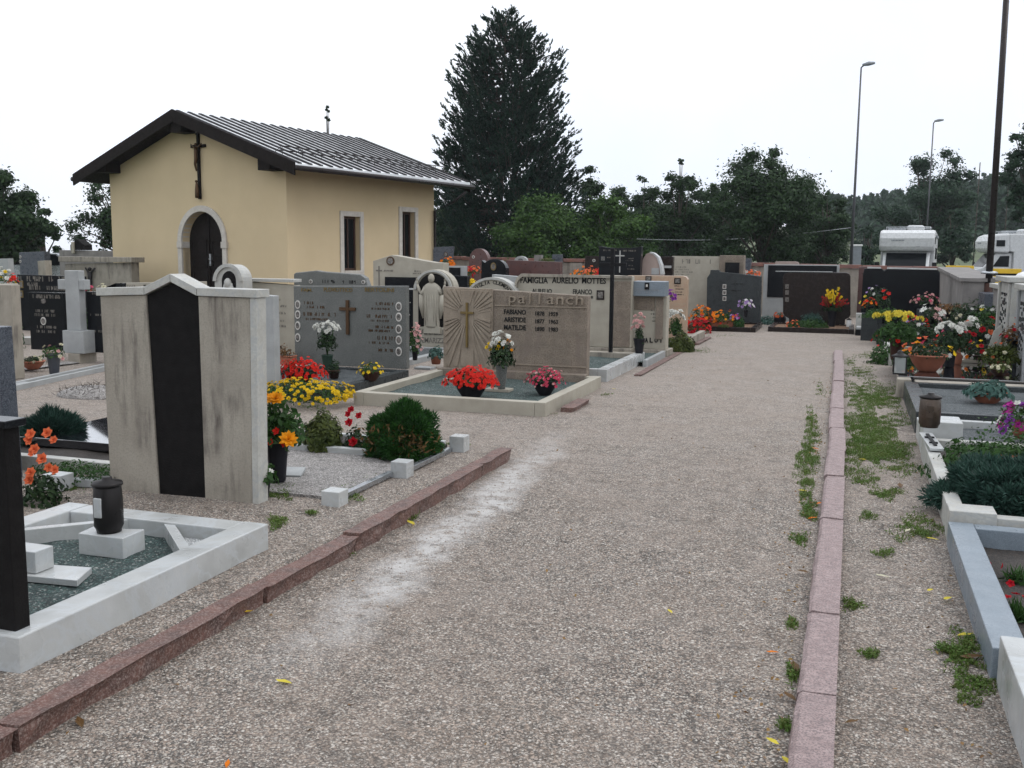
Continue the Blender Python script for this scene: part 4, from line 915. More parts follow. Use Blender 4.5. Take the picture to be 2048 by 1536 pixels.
T = thing('marble_plate', 'small tilted grey marble plate on gravel beside the dark vase', 'marble plate', (lx, ly, .11)); o = MB().box(-.11, .11, -.07, .07, 0, .02).build('plate', M_['greymarble'], T, bevel=.003); o.rotation_euler = (R(12), 0, R(15))
bz = .125
bush('dwarf_conifer', 'round yellow green dwarf conifer in the bed behind the white cubes', 'shrub', P(645, 892, bz), .155, .15, .29, 'yellowgreen', 3400, .035, 'leaf')
bush('thuja_bush', 'large round dark green bush with browned lower tips by the white cubes', 'shrub', P(808, 903, bz), .265, .24, .385, 'thuja', 5200, .042, 'lump', ('thujabrown', 300, (.03, -.2, .1), (.14, .03, .05)))
T = potted('rose_bush', 'dark red roses growing between the two round bushes', 'roses', P(712, 893, bz), None, nl=260, leaf='plantdark', pr=.1, ph=.24, ls=.04, fl=())
quads('blossoms', flowerheads(np.array([(-.02, -.08, .26), (.0, -.1, .20), (.05, -.13, .06), (.06, -.06, .25), (-.01, -.05, .29)]), np.array([(0, -1, .6)] * 5), np.array([.036, .042, .045, .028, .03]), 'rose'), 4, P_['crimson'], T)
T = thing('marigold_vase', 'tapered black vase of orange marigolds beside the large weathered headstone', 'flower vase', P(556, 962, .11)); q = T.location
MB().lathe(pot_geo('vase', .078, .3), seg=22).build('vase', M_['darkpot'], T)
p, d = dome(520, .2, .17, .26, .2, .1); p[:, 2] += .27; quads('leaves', kites(p, d + dirs(520, .4), .065, .5), 4, M_['plant'], T)
b = MB(); hd = [(-.09, -.15, .49), (.07, -.12, .56), (.0, -.05, .55), (.17, -.14, .31), (-.05, -.02, .56)]
for x, y, z in hd: b.tube([(0, 0, .28), (x * .5, y * .5, .42), (x, y, z)], .006, 5)
b.build('stems', M_['plant'], T)
quads('blossoms', flowerheads(np.array(hd), np.array([(-.3, -1, .2), (.3, -.6, .9), (0, -.3, 1), (.4, -.7, .7), (0, 0, 1)]), np.array([.062, .06, .045, .058, .04]), 'pom'), 4, P_['amber'], T)
quads('small_blossoms', flowerheads(np.array([(.09, -.15, .36), (.06, -.17, .29), (.12, -.1, .27)]), np.array([(0, -1, .5)] * 3), .028, 'cup'), 4, P_['red'], T)
potted('primrose_pot', 'small leafy plant with white flowers in black pot at foot of the large weathered headstone', 'potted plant', P(528, 995, .1), 'vase', .045, .13, 'darkpot', .085, .13, nl=120, ls=.06, fl=[('white', 6, .022, 'daisy', None)])
# ---------------------------------------------------------------- left of it: blue granite slab, polished slab, roses, juniper
a = W(28, 850, 5.0); c = W(24, 656, 5.0)
T = thing('headstone', 'speckled blue black granite headstone cut by the left edge', 'headstone', (a[0] - .13, 5.0, .09))
MB().prism([(-.9, 0), (.05, 0), (c[0] - a[0], c[1] - .09), (-.9, c[1] - .09)], 0, .13).build('slab', M_['bluedark'], T, bevel=.005)
T = border('grave covered by a wet black polished slab reflecting the sky at the left', -5.95, -4.55, 5.35, 7.1, .09, 'oldmarble', .08, 'soil', .05, .09)
MB().box(-.58, .58, -.45, .78, .06, .12).build('cover_slab', M_['mirror'], T, bevel=.004)
x, y = G(100, 865, .2); bush('juniper_bush', 'low dark blue green juniper on the grave at the left edge', 'shrub', (x, y, .14), .26, .22, .24, 'juniper', 1900, .08, 'spray')
T = thing('ground_cover', 'small leaved green ground cover along the edge of the polished slab', 'ground cover plant', P(165, 955, .12)); T['kind'] = 'stuff'
p, d = dome(1500, .42, .16, .1, .1); quads('leaves', kites(p, d + dirs(1500, 1), .022, .6), 4, M_['plant'], T)
T = thing('marble_block', 'small white marble cube beside the orange roses', 'marble block', P(103, 982, .09)); MB().box(-.07, .07, 0, .12, 0, .1).build('block', M_['whitemarble'], T, bevel=.004)
T = thing('kerb_piece', 'light grey stone edging behind the small white marble cube', 'stone edging', P(170, 975, .09), R(12)); MB().box(-.2, .3, 0, .07, 0, .05).build('stone', M_['greymarble'], T, bevel=.004)
x, y = G(88, 1005, .09)
T = potted('rose_bush', 'salmon orange roses beside the black stele at the left', 'roses', (x, y, .09), None, nl=420, leaf='plantdark', pr=.15, ph=.32, ls=.045)
hd = [W(a_, b_, y - .1) for a_, b_ in ((62, 868), (95, 866), (108, 880), (66, 905), (85, 918), (62, 945), (98, 935), (58, 880), (70, 898), (110, 940), (60, 960))]
quads('blossoms', flowerheads(np.array([(u - x, -.1, z - .09) for u, z in hd]), np.array([(.2, -1, .5)] * len(hd)), .036, 'rose'), 4, P_['salmon'], T)
# ---------------------------------------------------------------- middle left graves: white cross and black headstones
vX = 11.4
T = border('pale gravel forecourt grave with beige rear kerb below the white cross', W(-60, 740, 9.6)[0], W(232, 705, 12)[0], 9.0, 11.6, .14, 'beige', .34, 'palegravel', .02, 0, sides='f')
T = thing('grave_border', 'narrow grey marble strip edging laid diagonally left of the large headstone', 'grave border', (0, 0, 0), group='grave borders')
pa, pb = G(30, 782, 0), G(212, 742, 0); ddx, ddy = pb[0] - pa[0], pb[1] - pa[1]; ln = math.hypot(ddx, ddy); T.location = (pa[0], pa[1], 0); T.rotation_euler[2] = math.atan2(ddy, ddx)
MB().box(0, ln * 1.25, 0, .05, -.02, .06).build('edging', M_['greymarble'], T, bevel=.004); MB().box(0, ln * 1.25, .17, .22, -.02, .06).build('edging', M_['greymarble'], T, bevel=.004); MB().box(.2, .42, .052, .168, -.02, .05).build('end_piece', M_['greymarble'], T, bevel=.004)
T = thing('gravel_heap', 'low mound of brown gravel and dead twigs left of the large headstone', 'gravel heap', P(195, 790, 0))
p, d = dome(500, .5, .35, .12, .5); quads('twigs', blades(p, dirs(500, .1), .09, .008), 3, M_['bark'], T); MB().lathe([(.5, -.02), (.45, .03), (.3, .08), (.1, .1)], seg=18, sy=.7).build('mound', M_['palegravel'], T)
x, z = W(149, 725, vX); c0 = W(151, 541, vX)[1]; ca = W(150, 567, vX)[1]
T = thing('cross_headstone', 'pale grey marble cross on a pedestal between two black headstones at left', 'cross', (x, vX, .14), group='headstones left of the chapel')
zz = lambda py: W(150, py, vX)[1] - .14
wx = lambda px: W(px, 600, vX)[0] - x
MB().box(wx(134), wx(176), -.12, .12, 0, zz(660)).build('pedestal', M_['greymarble'], T, bevel=.006)
MB().box(wx(138), wx(165), -.065, .065, zz(660) + .001, c0 - .14).build('upright', M_['greymarble'], T, bevel=.008)
MB().box(wx(123), wx(138) - .001, -.06, .06, zz(579), zz(559)).build('arm', M_['greymarble'], T, bevel=.008); MB().box(wx(165) + .001, wx(176), -.06, .06, zz(579), zz(559)).build('arm', M_['greymarble'], T, bevel=.008)
S = Stone('headstone', 'black headstone with oval portrait left of the white cross', vX + .1, [(56, 584), (126, 586)], 'black', .1, .14)
S.scrib([(66, 590, 118, 596), (72, 620, 110, 624), (70, 628, 112, 632), (72, 652, 110, 656), (74, 661, 112, 665)], 'faintletters'); S.photo(87.5, 642, 5, 8); S.photo(87.5, 602, 4.5, 5, 'photo')
S = Stone('headstone', 'wide black headstone with two square portraits behind the one with oval portrait', 15.5, [(34, 549), (164, 553)], 'black', .12, 0)
S.scrib([(37, 553, 88, 562), (98, 554, 156, 563)], 'faintletters'); S.scrib([(54, 565, 74, 572), (54, 573, 140, 579)], 'faintletters')
for yy in (569, 588): S.photo(43, yy, 4, 7, 'goldbronze', True)
S = Stone('headstone', 'narrow black headstone right of the white cross partly hidden by the large headstone', vX + .1, [(172, 583), (260, 588)], 'black', .1, .14)
S.scrib([(182, 586, 196, 589), (180, 628, 205, 631), (180, 661, 215, 664)])
S = Stone('headstone', 'low beige family headstone with floral carving in front of the chapel door', 13.6, [(233, 566), (405, 563)], 'cream', .12, 0)
S.text('FAM', 288, 570, 310, 579, 'letters'); S.scrib([(246, 570, 272, 576)])
S = Stone('headstone', 'black slab behind the left shoulder of the large weathered headstone', 12.8, [(196, 580), (243, 580), (243, 567), (232, 567)], 'black', .1, 0)
S = Stone('headstone', 'large stone panel wall grave with bronze crucified figure left of the chapel', 21, [(130, 528), (262, 525)], 'stained', .3, 0)
MB().box(S.x0 - .12, S.x1 + .1, -.1, .4, S.h, S.h + .13).build('cap_slab', M_['beige'], S.T, bevel=.01)
b = MB(); c = S.p(184, 545); k = S.h / 75 * 1.0; u = abs(S.p(194, 545)[0] - S.p(184, 545)[0])
b.tube([(c[0] - u * .95, -.06, c[1] + u * .75), (c[0] - u * .3, -.08, c[1] + .0), (c[0], -.08, c[1] - .02), (c[0] + u * .3, -.08, c[1]), (c[0] + u * .95, -.06, c[1] + u * .75)], [.02, .03, .045, .03, .02], 6)
b.tube([(c[0], -.08, c[1]), (c[0], -.08, c[1] - u * 1.0), (c[0] + .02, -.09, c[1] - u * 1.9), (c[0], -.06, c[1] - u * 2.9)], [.06, .055, .045, .02], 8); b.ball((c[0] + .02, -.1, c[1] + .09), .05); b.build('bronze_figure', M_['darksteel'], S.T)
S = Stone('headstone', 'grey stone monument with small black roofed shrine beyond the panel wall grave', 25, [(118, 500), (226, 502)], 'concrete', .4, 0)
a = S.p(143, 500); c = S.p(170, 482); MB().prism([(a[0], S.h + .001), (c[0], S.h + .001), (c[0], c[1] - .12), ((a[0] + c[0]) / 2, c[1] + .06), (a[0], c[1] - .12)], -.05, .3).build('shrine', M_['blackrough'], S.T, bevel=.01)
MB().box(a[0] + .09, a[0] + .19, -.12, -.051, S.h - .1, S.h + .25).build('figure', M_['cream'], S.T, bevel=.02)
S = Stone('headstone', 'blue black granite headstone far left below the dark trees', 20, [(38, 505), (88, 503)], 'bluedark', .2, 0); S.photo(41, 514, 2, 3); S.photo(41, 523, 2, 3)
S = Stone('headstone', 'small beige pillar stone right of the far blue black headstone', 18.5, [(75, 522), (90, 521)], 'beige', .2, 0)
S = Stone('headstone', 'grey slab top at the far left edge of the photo', 17, [(-30, 518), (16, 517)], 'greymarble', .15, 0)
S = Stone('headstone', 'beige stone cut by the left edge above the blue black granite', 9.6, [(-40, 568), (22, 570)], 'beige', .14, 0); S.scrib([(2, 618, 10, 632)], 'letters')
S = Stone('headstone', 'pale stone top at the left edge behind pink flowers', 12.6, [(-40, 568), (23, 567)], 'cream', .14, 0)
potted('flower_bunch', 'bunch of pink lilies on top of the beige stone at the left edge', 'flowers', (*W(10, 603, 10.2)[:1], 10.2, W(10, 606, 10.2)[1] - .02), None, nl=60, pr=.13, ph=.13, fl=[('pink', 18, .045, 'cup', None)])
potted('flower_bunch', 'white and yellow flowers at the far left edge below the grey slab', 'flowers', (W(5, 560, 14)[0], 14, W(5, 562, 14)[1]), None, nl=200, pr=.2, ph=.3, fl=[('white', 12, .05, 'pom', None), ('yellow', 5, .05, 'pom', None)])
potted('gladiolus_bunch', 'red and white flowers left of the wide black headstone', 'flowers', (W(24, 568, 15)[0], 15, W(24, 568, 15)[1]), None, nl=80, pr=.1, ph=.3, fl=[('red', 12, .05, 'cup', None), ('white', 3, .04, 'cup', None)])
potted('green_shrub', 'green shrub between the left edge stones and the black headstones', 'shrub', (W(26, 690, 12.6)[0], 12.6, .1), None, nl=900, pr=.16, ph=.75, ls=.06)
potted('green_shrub', 'narrow green plant between the white cross and the right black headstone', 'shrub', (W(172, 700, 12.5)[0], 12.5, .1), None, nl=800, pr=.12, ph=.85, ls=.05, fl=[('white', 3, .03, 'pom', None)])
potted('rose_bush', 'pink roses beside the black headstone right of the white cross', 'roses', (W(167, 612, 12.6)[0], 12.7, .9), None, nl=50, pr=.09, ph=.2, fl=[('pink', 9, .04, 'rose', None)])
potted('rose_bush', 'pale pink roses touching the left edge of the large weathered headstone', 'roses', (W(202, 665, 11.8)[0], 11.8, .6), None, nl=60, pr=.08, ph=.4, fl=[('pink', 7, .045, 'rose', None)])
potted('rose_bush', 'cream and red blooms on top of the black stone beside the panel wall grave', 'flowers', (W(205, 582, 13.2)[0], 13.2, W(205, 584, 13.2)[1]), None, nl=90, leaf='thujabrown', pr=.2, ph=.14, fl=[('cream', 8, .04, 'rose', None), ('salmon', 4, .035, 'rose', None)])
potted('flower_trough', 'shallow terracotta bowl with small white flowers by the beige kerb at left', 'potted plant', P(66, 738, .03), 'bowl', .15, .11, 'terracotta', .15, .1, nl=200, ls=.04, leaf='plantdark', fl=[('cream', 8, .025, 'pom', None)])
potted('flower_vase', 'tapered dark vase with white and pink flowers below the white cross', 'flower vase', P(109, 750, .02), 'vase', .085, .27, 'greypot', .15, .2, nl=110, ls=.05, fl=[('cream', 9, .035, 'pom', None), ('palepink', 5, .03, 'pom', None), ('salmon', 3, .02, 'cup', (-.02, -.1, .5))])
T = thing('marble_block', 'stepped pale marble blocks beside the wide black headstone at left', 'marble block', P(60, 690, 0)); MB().box(-.25, .1, 0, .3, 0, .12).box(-.1, .1, .3, .5, 0, .42).build('block', M_['oldmarble'], T, bevel=.006)
# ---------------------------------------------------------------- white slab, madonna arch, inscribed beige slab
v = 9.4; a, za = W(505, 590, v); c, zc = W(548, 592, v)
S = Stone('headstone', 'smooth white marble headstone peeping out right of the large weathered headstone', v, [(420, 580), (546, 592)], 'greymarble', .12, 0)
S.scrib([(512, 617, 524, 622), (512, 626, 520, 630), (512, 634, 524, 638)], 'goldbronze')
S = Stone('headstone', 'beige slab with engraved lines left of the grey granite headstone', 13.4, [(488, 563), (590, 571)], 'cream', .16, 0)
S.scrib([(552, 597, 566, 601), (552, 610, 572, 614), (553, 624, 570, 628), (552, 640, 568, 643), (552, 650, 574, 654)])
MB().box(S.x0 - .03, S.x1, -.04, .2, S.h + .001, S.h + .05).build('cap_slab', M_['oldmarble'], S.T, bevel=.006)
arcp = lambda cx, cy, rx, ry, a0=180, a1=0, n=14: [(cx + rx * math.cos(R(a0 + (a1 - a0) * i / n)), cy - ry * math.sin(R(a0 + (a1 - a0) * i / n))) for i in range(n + 1)]
S = Stone('headstone', 'round arched stone with carved veiled head in a dark niche before the chapel', 12.9, arcp(457, 562, 28, 33), 'oldmarble', .26, 0)
o = [S.p(*q) for q in arcp(458, 562, 14, 20)]; MB().prism(([(o[0][0], o[0][1] - .3)] + o + [(o[-1][0], o[-1][1] - .3)])[::-1], -.006, .002).build('niche', M_['blackrough'], S.T)
c = S.p(458, 570); b = MB(); b.ball((c[0], -.03, c[1] + .02), (.06, .05, .085), seg=14); b.lathe([(.13, -.22), (.12, -.12), (.085, -.02), (.07, .03)], (c[0], -.02, c[1]), 14, sy=.45); b.build('carved_head', M_['oldmarble'], S.T)
oo = [S.p(*q) for q in arcp(457, 562, 29.5, 35)]; ii = [S.p(*q) for q in arcp(457, 562, 23, 28)]
b = MB()
for i in range(14): b.prism([oo[i], oo[i + 1], ii[i + 1], ii[i]][::-1], -.03, -.001)
b.build('arch_moulding', M_['oldmarble'], S.T)
potted('flower_trough', 'terracotta trough with brownish leaved plant behind the white slab', 'potted plant', (W(567, 712, 11.4)[0], 11.4, .12), 'trough', .16, .12, 'terracotta', .16, .22, nl=200, leaf='thujabrown', ls=.04, fl=[('white', 5, .03, 'pom', (0, -.12, 1.1, .3))])
# ---------------------------------------------------------------- grey granite double headstone
v = 11.65
S = Stone('headstone', 'wide grey granite headstone with bronze cross and nine oval portraits', v, [(587, 572), (812, 572)], 'granite', .1, .1)
S.text('FAM.', 603, 577, 625, 583, 'goldbronze', off=.01); S.text('PLOVIOTTICO', 648, 576, 705, 583, 'goldbronze', off=.01); S.text('BERTOLINI', 730, 576, 788, 583, 'goldbronze', off=.01)
S.scrib([(607, 603, 626, 608), (612, 612, 650, 616), (607, 626, 672, 631), (612, 637, 660, 640), (752, 605, 787, 610), (742, 616, 780, 619), (729, 630, 786, 635), (742, 640, 780, 643), (751, 652, 787, 656), (737, 660, 778, 663), (755, 673, 790, 679), (738, 684, 778, 687), (757, 698, 788, 703)], 'bronze')
for i, yy in enumerate((609, 629, 651, 675)): S.photo(596, yy, 5, 8.5)
for i, yy in enumerate((613, 634, 658, 680, 703)): S.photo(798, yy, 6, 9)
S.cross(696, 600, 669, 618, 16, 'bronze', .022, .03)
T = border('dark grey granite grave border holding the yellow flower bed', -6.75, -5.33, 9.35, 11.62, .1, 'darkgranite', .1, 'greygravel', .07)
S = Stone('headstone', 'rough topped grey granite headstone standing behind the wide granite one', 14.2, [(587, 548), (592, 545), (632, 541), (643, 543), (720, 549), (730, 556), (737, 575)], 'granite', .14, 0, bevel=.015)
S.scrib([(640, 560, 672, 566), (680, 561, 715, 567)], 'letters'); S.photo(622, 563, 3.5, 4); S.photo(727, 564, 3.5, 4)
potted('flower_vase', 'white chrysanthemums in a tall dark vase before the grey granite headstone', 'flower vase', P(655, 748, .08), 'vase', .07, .24, 'greenpot', .13, .3, nl=380, leaf='plantdark', ls=.045, lift=.14, fl=[('white', 46, .03, 'pom', (0, .2, 1.15, .4))])
potted('flower_bowl', 'bowl overflowing with bright red flowers behind the yellow flower bed', 'potted flowers', P(600, 770, .08), 'bowl', .19, .16, 'darkpot', .29, .23, nl=360, leaf='plantdark', ls=.04, py=.7, low=.35, fl=[('red', 210, .026, 'cup', None)])
potted('flower_pot', 'small brown pot of yellow flowers before the right half of the grey granite headstone', 'potted flowers', P(742, 762, .08), 'bowl', .12, .12, 'brownpot', .15, .19, nl=160, leaf='plant', ls=.035, fl=[('yellow', 22, .024, 'daisy', None)])
potted('flower_pot', 'small brown pot with dark foliage beside the white chrysanthemum vase', 'potted plant', P(668, 756, .08), 'pot', .07, .1, 'brownpot', .08, .22, nl=220, leaf='plantdark', ls=.035)
T = thing('flower_bed', 'dense bed of yellow marigolds filling the dark granite border', 'flower bed', P(600, 795, .08))
p, d = dome(1500, .58, .42, .16, .6); quads('leaves', kites(p, d + dirs(1500, .6), .04, .5), 4, M_['plant'], T); p, d = dome(330, .6, .44, .18, .93); quads('blossoms', flowerheads(p, d + np.array([0, -.3, .5]), .025, 'pom'), 4, P_['yellow'], T)
potted('white_bowl_plant', 'small plant with stone lid beside the white chrysanthemums', 'potted plant', P(588, 752, .1), 'pot', .05, .08, 'greypot', .05, .06, nl=40)
# ---------------------------------------------------------------- tan relief headstone with border
v = 11.62
S = Stone('headstone', 'wide brown stone headstone with sunburst relief, bronze cross and raised family name', v, [(887, 573), (1176, 592)], 'pallanch', .14, .1, bevel=.008)
a = S.p(887, 574); c = S.p(987, 579)
MB().box(S.x0 + .01, c[0], -.03, -.001, .04, S.h - .015).build('relief_panel', M_['pallrelief'], S.T, bevel=.004)
b = MB(); cxr, czr = S.p(937, 630); rgt = c[0] - .02; lft = S.x0 + .03; top = S.h - .04; bot = .08
rr = random.Random(3)
for k in range(40):                  # carved rays running out to the corners
    a_ = 2 * math.pi * (k + .5) / 40; ca, sa = math.cos(a_), math.sin(a_)
    if min(abs(ca), abs(sa)) < .2: continue
    t1 = min(((rgt if ca > 0 else lft) - cxr) / ca, ((top if sa > 0 else bot) - czr) / sa); t0 = .14
    if t1 < t0 + .05: continue
    px_, pz_ = -sa, ca; w0, w1 = .008, .012 + .018 * t1
    q = [(cxr + ca * t0 - px_ * w0, czr + sa * t0 - pz_ * w0), (cxr + ca * t1 - px_ * w1, czr + sa * t1 - pz_ * w1), (cxr + ca * t1 + px_ * w1, czr + sa * t1 + pz_ * w1), (cxr + ca * t0 + px_ * w0, czr + sa * t0 + pz_ * w0)]
    b.prism(q, -.03 - rr.uniform(.008, .02), -.0305)
hw_ = .085
b.box(cxr - hw_, cxr + hw_, -.04, -.0305, bot, top).box(lft, cxr - hw_ - .001, -.039, -.0305, czr - .06, czr + .09).box(cxr + hw_ + .001, rgt, -.039, -.0305, czr - .06, czr + .09)
b.build('sunburst_relief', M_['pallrelief'], S.T, bevel=.003)
a = S.p(937, 605); c2 = S.p(937, 694); r_ = S.p(937, 625); MB().box(a[0] - .013, a[0] + .013, -.065, -.0405, c2[1], a[1]).box(r_[0] - .085, r_[0] - .0135, -.063, -.0405, r_[1] - .013, r_[1] + .013).box(r_[0] + .0135, r_[0] + .085, -.063, -.0405, r_[1] - .013, r_[1] + .013).build('cross', M_['goldbronze'], S.T)
zb_ = S.p(1080, 608)[1]
MB().box(c[0] + .02, S.x1 - .01, -.012, -.001, S.h - .225, S.h - .21).box(c[0] + .02, S.x1 - .01, -.012, -.001, .13, .145).build('incised_line', M_['pallrelief'], S.T)
ltrs = 'pallanch'; x_ = c[0] + .20; step = (S.x1 - .03 - x_) / 8
for i, ch_ in enumerate(ltrs):
    wd_ = .088 if ch_ != 'l' else .018; asc = ch_ in 'lh'; dsc = ch_ == 'p'
    zb0 = S.h - .19; z0_ = zb0 - (.03 if dsc else 0); z1_ = zb0 + (.13 if asc else .09)
    text_part(S.T, ch_, x_ + step * i + (step - wd_) / 2 * .5, x_ + step * i + (step - wd_) / 2 * .5 + wd_, z0_ + .005, z1_, -.002, 'pallrelief', .028, 'raised_letter')
for i, (nm, d1, d2) in enumerate((('FABIANO', '1878', '1959'), ('ARISTIDE', '1877', '1963'), ('MATILDE', '1890', '1983'))):
    yy = 619 + i * 15.5
    S.text(nm, 1008, yy + .5, 1052, yy + 9, 'letters', .006, off=.02); S.text(d1, 1071, yy + 4, 1089, yy + 12, 'letters', .006, off=.015); S.text(d2, 1098, yy + 5, 1116, yy + 13, 'letters', .006, off=.015)
T = border('cream stone grave border with green gravel around the sunburst headstone', -4.9, -2.8, 9.3, 11.6, .14, 'cream', .11, 'greengravel', .07)
MB().box(S.x0 - .02 + S.cx, S.x1 + .02 + S.cx, v - .16, v - .001, .0, .16).build('ledge_block', M_['pallanch'], None, bevel=.006); o = bpy.data.objects['ledge_block']; o.parent = S.T; o.location = (-S.cx, -S.v, -.1)
def paver(lab, px, py, z, w_=.14, d_=.09, m='cream'):
    T = thing('stone_tile', lab, 'stone tile', P(px, py, z)); MB().box(-w_, w_, -d_, d_, 0, .03).build('tile', M_[m], T, bevel=.003)
paver('pale tile under the tall vase of white and yellow flowers', 998, 782, .07); paver('pale tile behind the bowl of red begonias', 905, 762, .07, .1, .06)
potted('flower_bowl', 'black bowl of bright red begonias before the sunburst relief', 'potted flowers', P(942, 797, .07), 'bowl', .185, .2, 'darkpot', .28, .2, nl=420, leaf='plantdark', ls=.05, py=.8, low=.3, fl=[('red', 190, .027, 'daisy', None), ('red', 70, .026, 'cup', None)])
potted('flower_bowl', 'black bowl of pink begonias at the right of the sunburst headstone', 'potted flowers', P(1089, 790, .07), 'bowl', .135, .16, 'darkpot', .21, .18, nl=300, leaf='plantdark', ls=.035, py=.9, low=.25, fl=[('rose', 120, .02, 'cup', None), ('palepink', 30, .016, 'cup', None)])
potted('flower_vase', 'tall stone vase with white and yellow chrysanthemums before the raised family name', 'flower vase', P(1003, 778, .1), 'vase', .065, .26, 'granite', .15, .34, nl=420, leaf='plantdark', ls=.06, lift=.08, fl=[('white', 22, .034, 'pom', (0, .2, .75, .5)), ('yellow', 10, .026, 'pom', (-.1, .1, .6, .5)), ('amber', 8, .026, 'pom', (.1, .12, .6, .5))])
# ---------------------------------------------------------------- priest relief arch
v = 14.9
S = Stone('headstone', 'arched cream headstone with carved robed figure raising both hands in a dark niche', v, [(826, 640)] + arcp(867.5, 580, 41.5, 41), 'cream', .2, .05)
zsh = S.p(867, 654)[1]
oc = [S.p(*q) for q in arcp(867, 578, 30, 31)]
MB().prism(([(oc[0][0], zsh)] + oc + [(oc[-1][0], zsh)])[::-1], -.012, -.001).build('niche', M_['blackrough'], S.T)
om = [S.p(*q) for q in arcp(867, 579, 38, 39)]; im = [S.p(*q) for q in arcp(867, 578, 33, 34)]; b = MB()
for i in range(14): b.prism([om[i], om[i + 1], im[i + 1], im[i]][::-1], -.035, -.001)
b.build('arch_moulding', M_['oldmarble'], S.T)
b = MB()                              # robed figure in half relief
fx, fz = S.p(866, 654); hh = S.p(866, 545)[1] - fz; y_ = -.045
prof = [(.15, 0), (.155, .03), (.15, .2), (.165, .45), (.175, .62), (.165, .74), (.11, .79), (.05, .82)]
b.lathe([(r * hh, z * hh) for r, z in prof], (fx, y_, fz), 24, sy=.42)
for i in range(5): a_ = -2.4 + i * .42; b.tube([(fx + .15 * hh * math.cos(a_), y_ - .06 * hh + .01, fz + .04 * hh), (fx + .12 * hh * math.cos(a_), y_ - .07 * hh, fz + .6 * hh)], .008, 5)
b.ball((fx, y_ - .02, fz + .895 * hh), (.062 * hh, .055 * hh, .085 * hh), seg=14)
b.ball((fx, y_ - .02 - .055 * hh, fz + .885 * hh), (.012 * hh, .015 * hh, .02 * hh))
for sg in (-1, 1):
    b.tube([(fx + sg * .12 * hh, y_, fz + .72 * hh), (fx + sg * .21 * hh, y_ - .01, fz + .60 * hh), (fx + sg * .25 * hh, y_ - .02, fz + .70 * hh), (fx + sg * .27 * hh, y_ - .03, fz + .78 * hh)], [.05 * hh, .045 * hh, .032 * hh, .018 * hh], 8)
    b.tube([(fx + sg * .21 * hh, y_, fz + .6 * hh), (fx + sg * .2 * hh, y_, fz + .4 * hh), (fx + sg * .17 * hh, y_, fz + .16 * hh)], [.05 * hh, .06 * hh, .02 * hh], 8)
    b.ball((fx + sg * .275 * hh, y_ - .03, fz + .815 * hh), (.022 * hh, .012 * hh, .04 * hh), seg=8)
    for k in range(4): b.tube([(fx + sg * (.262 + k * .009) * hh, y_ - .03, fz + .84 * hh), (fx + sg * (.262 + k * .013) * hh, y_ - .035, fz + (.885 + .01 * (k in (1, 2))) * hh)], .004, 4)
b.build('robed_figure', M_['cream'], S.T)
a = S.p(838, 668); MB().box(S.x0 + .11, S.x1, -.05, -.002, 0, zsh).build('base_panel', M_['cream'], S.T, bevel=.006)
cc = S.p(850, 654); MB().box(S.p(851, 650)[0], S.p(884, 650)[0], -.09, -.051, zsh - .1, zsh + .012).build('foot_block', M_['cream'], S.T, bevel=.006)
S.text('FAMIGLIA', 838, 659, 900, 668, 'faintletters', .005, .05, .01); S.text('DEMARIZZA', 838, 676, 900, 684, 'faintletters', .005, .05, .01)
T = border('grey stone stepped grave border before the carved robed figure', S.cx - .55, S.cx + .5, 12.6, 14.8, .08, 'greymarble', .12, 'greygravel', .05)
potted('flower_vase', 'pink gladioli in a dark vase beside the grey granite headstone', 'flower vase', (W(824, 715, 12.6)[0], 12.7, .1), 'vase', .05, .2, 'darkpot', .1, .42, nl=200, ls=.05, fl=[('palepink', 26, .035, 'cup', None)])
potted('flower_pot', 'green plant in a terracotta pot left of the sunburst headstone', 'potted plant', P(872, 728, .05), 'pot', .08, .12, 'terracotta', .11, .2, nl=260, leaf='silverleaf', ls=.05)
paver('round grey stone lid lying in front of the carved figure', 850, 738, .0, .12, .1, 'greymarble')
# ---------------------------------------------------------------- peaked beige monument, black slab etc
S = Stone('headstone', 'beige peaked headstone with dark round medallion beside the chapel windows', 17.6, [(746, 522), (784, 510), (868, 525), (886, 526)], 'cream', .3, 0)
S.photo(781, 522, 8, 9, 'bronze'); c = S.p(757, 560); S.cross(758, 532, 580, 541, 6, 'faintletters', .012, .01)
S.scrib([(765, 540, 786, 543), (826, 541, 842, 544), (826, 546, 846, 548)])
MB().box(S.p(774, 555)[0], S.p(838, 555)[0], -.1, -.003, 0, S.p(800, 554)[1]).build('black_panel', M_['black'], S.T, bevel=.004)
S = Stone('headstone', 'black headstone with thin white rim between granite and arched figure headstones', 16.0, [(800, 580), (836, 580)], 'black', .12, 0); MB().box(S.x0, S.x1, -.005, .125, S.h + .001, S.h + .025).build('rim', M_['whitemarble'], S.T)
S.scrib([(812, 604, 820, 606), (812, 628, 820, 631)], 'paleletters')
S = Stone('headstone', 'black framed plaque with grey marble frame right of the beige peaked headstone', 19.5, [(886, 532), (928, 532), (928, 560)], 'greymarble', .2, 0); a = S.p(890, 535); c = S.p(921, 549); MB().box(a[0], c[0], -.02, -.001, 0.3, a[1]).build('black_panel', M_['black'], S.T); S.scrib([(893, 540, 916, 542), (895, 545, 914, 547)], 'faintletters')
S = Stone('headstone', 'low black slab between the arched figure and the round family arch', 17.2, [(900, 551), (934, 552)], 'black', .15, 0)
S = Stone('headstone', 'low round arched headstone with curved family name behind the sunburst stone', 15.3, arcp(984, 610, 56, 54), 'cream', .2, 0)
oo = [S.p(*q) for q in arcp(984, 610, 57, 56)]; ii = [S.p(*q) for q in arcp(984, 610, 53.5, 51)]
b = MB()
for i in range(14): b.prism([oo[i], oo[i + 1], ii[i + 1], ii[i]][::-1], -.03, .21)
b.build('arch_rim', M_['oldmarble'], S.T)
cc = S.p(984, 610)
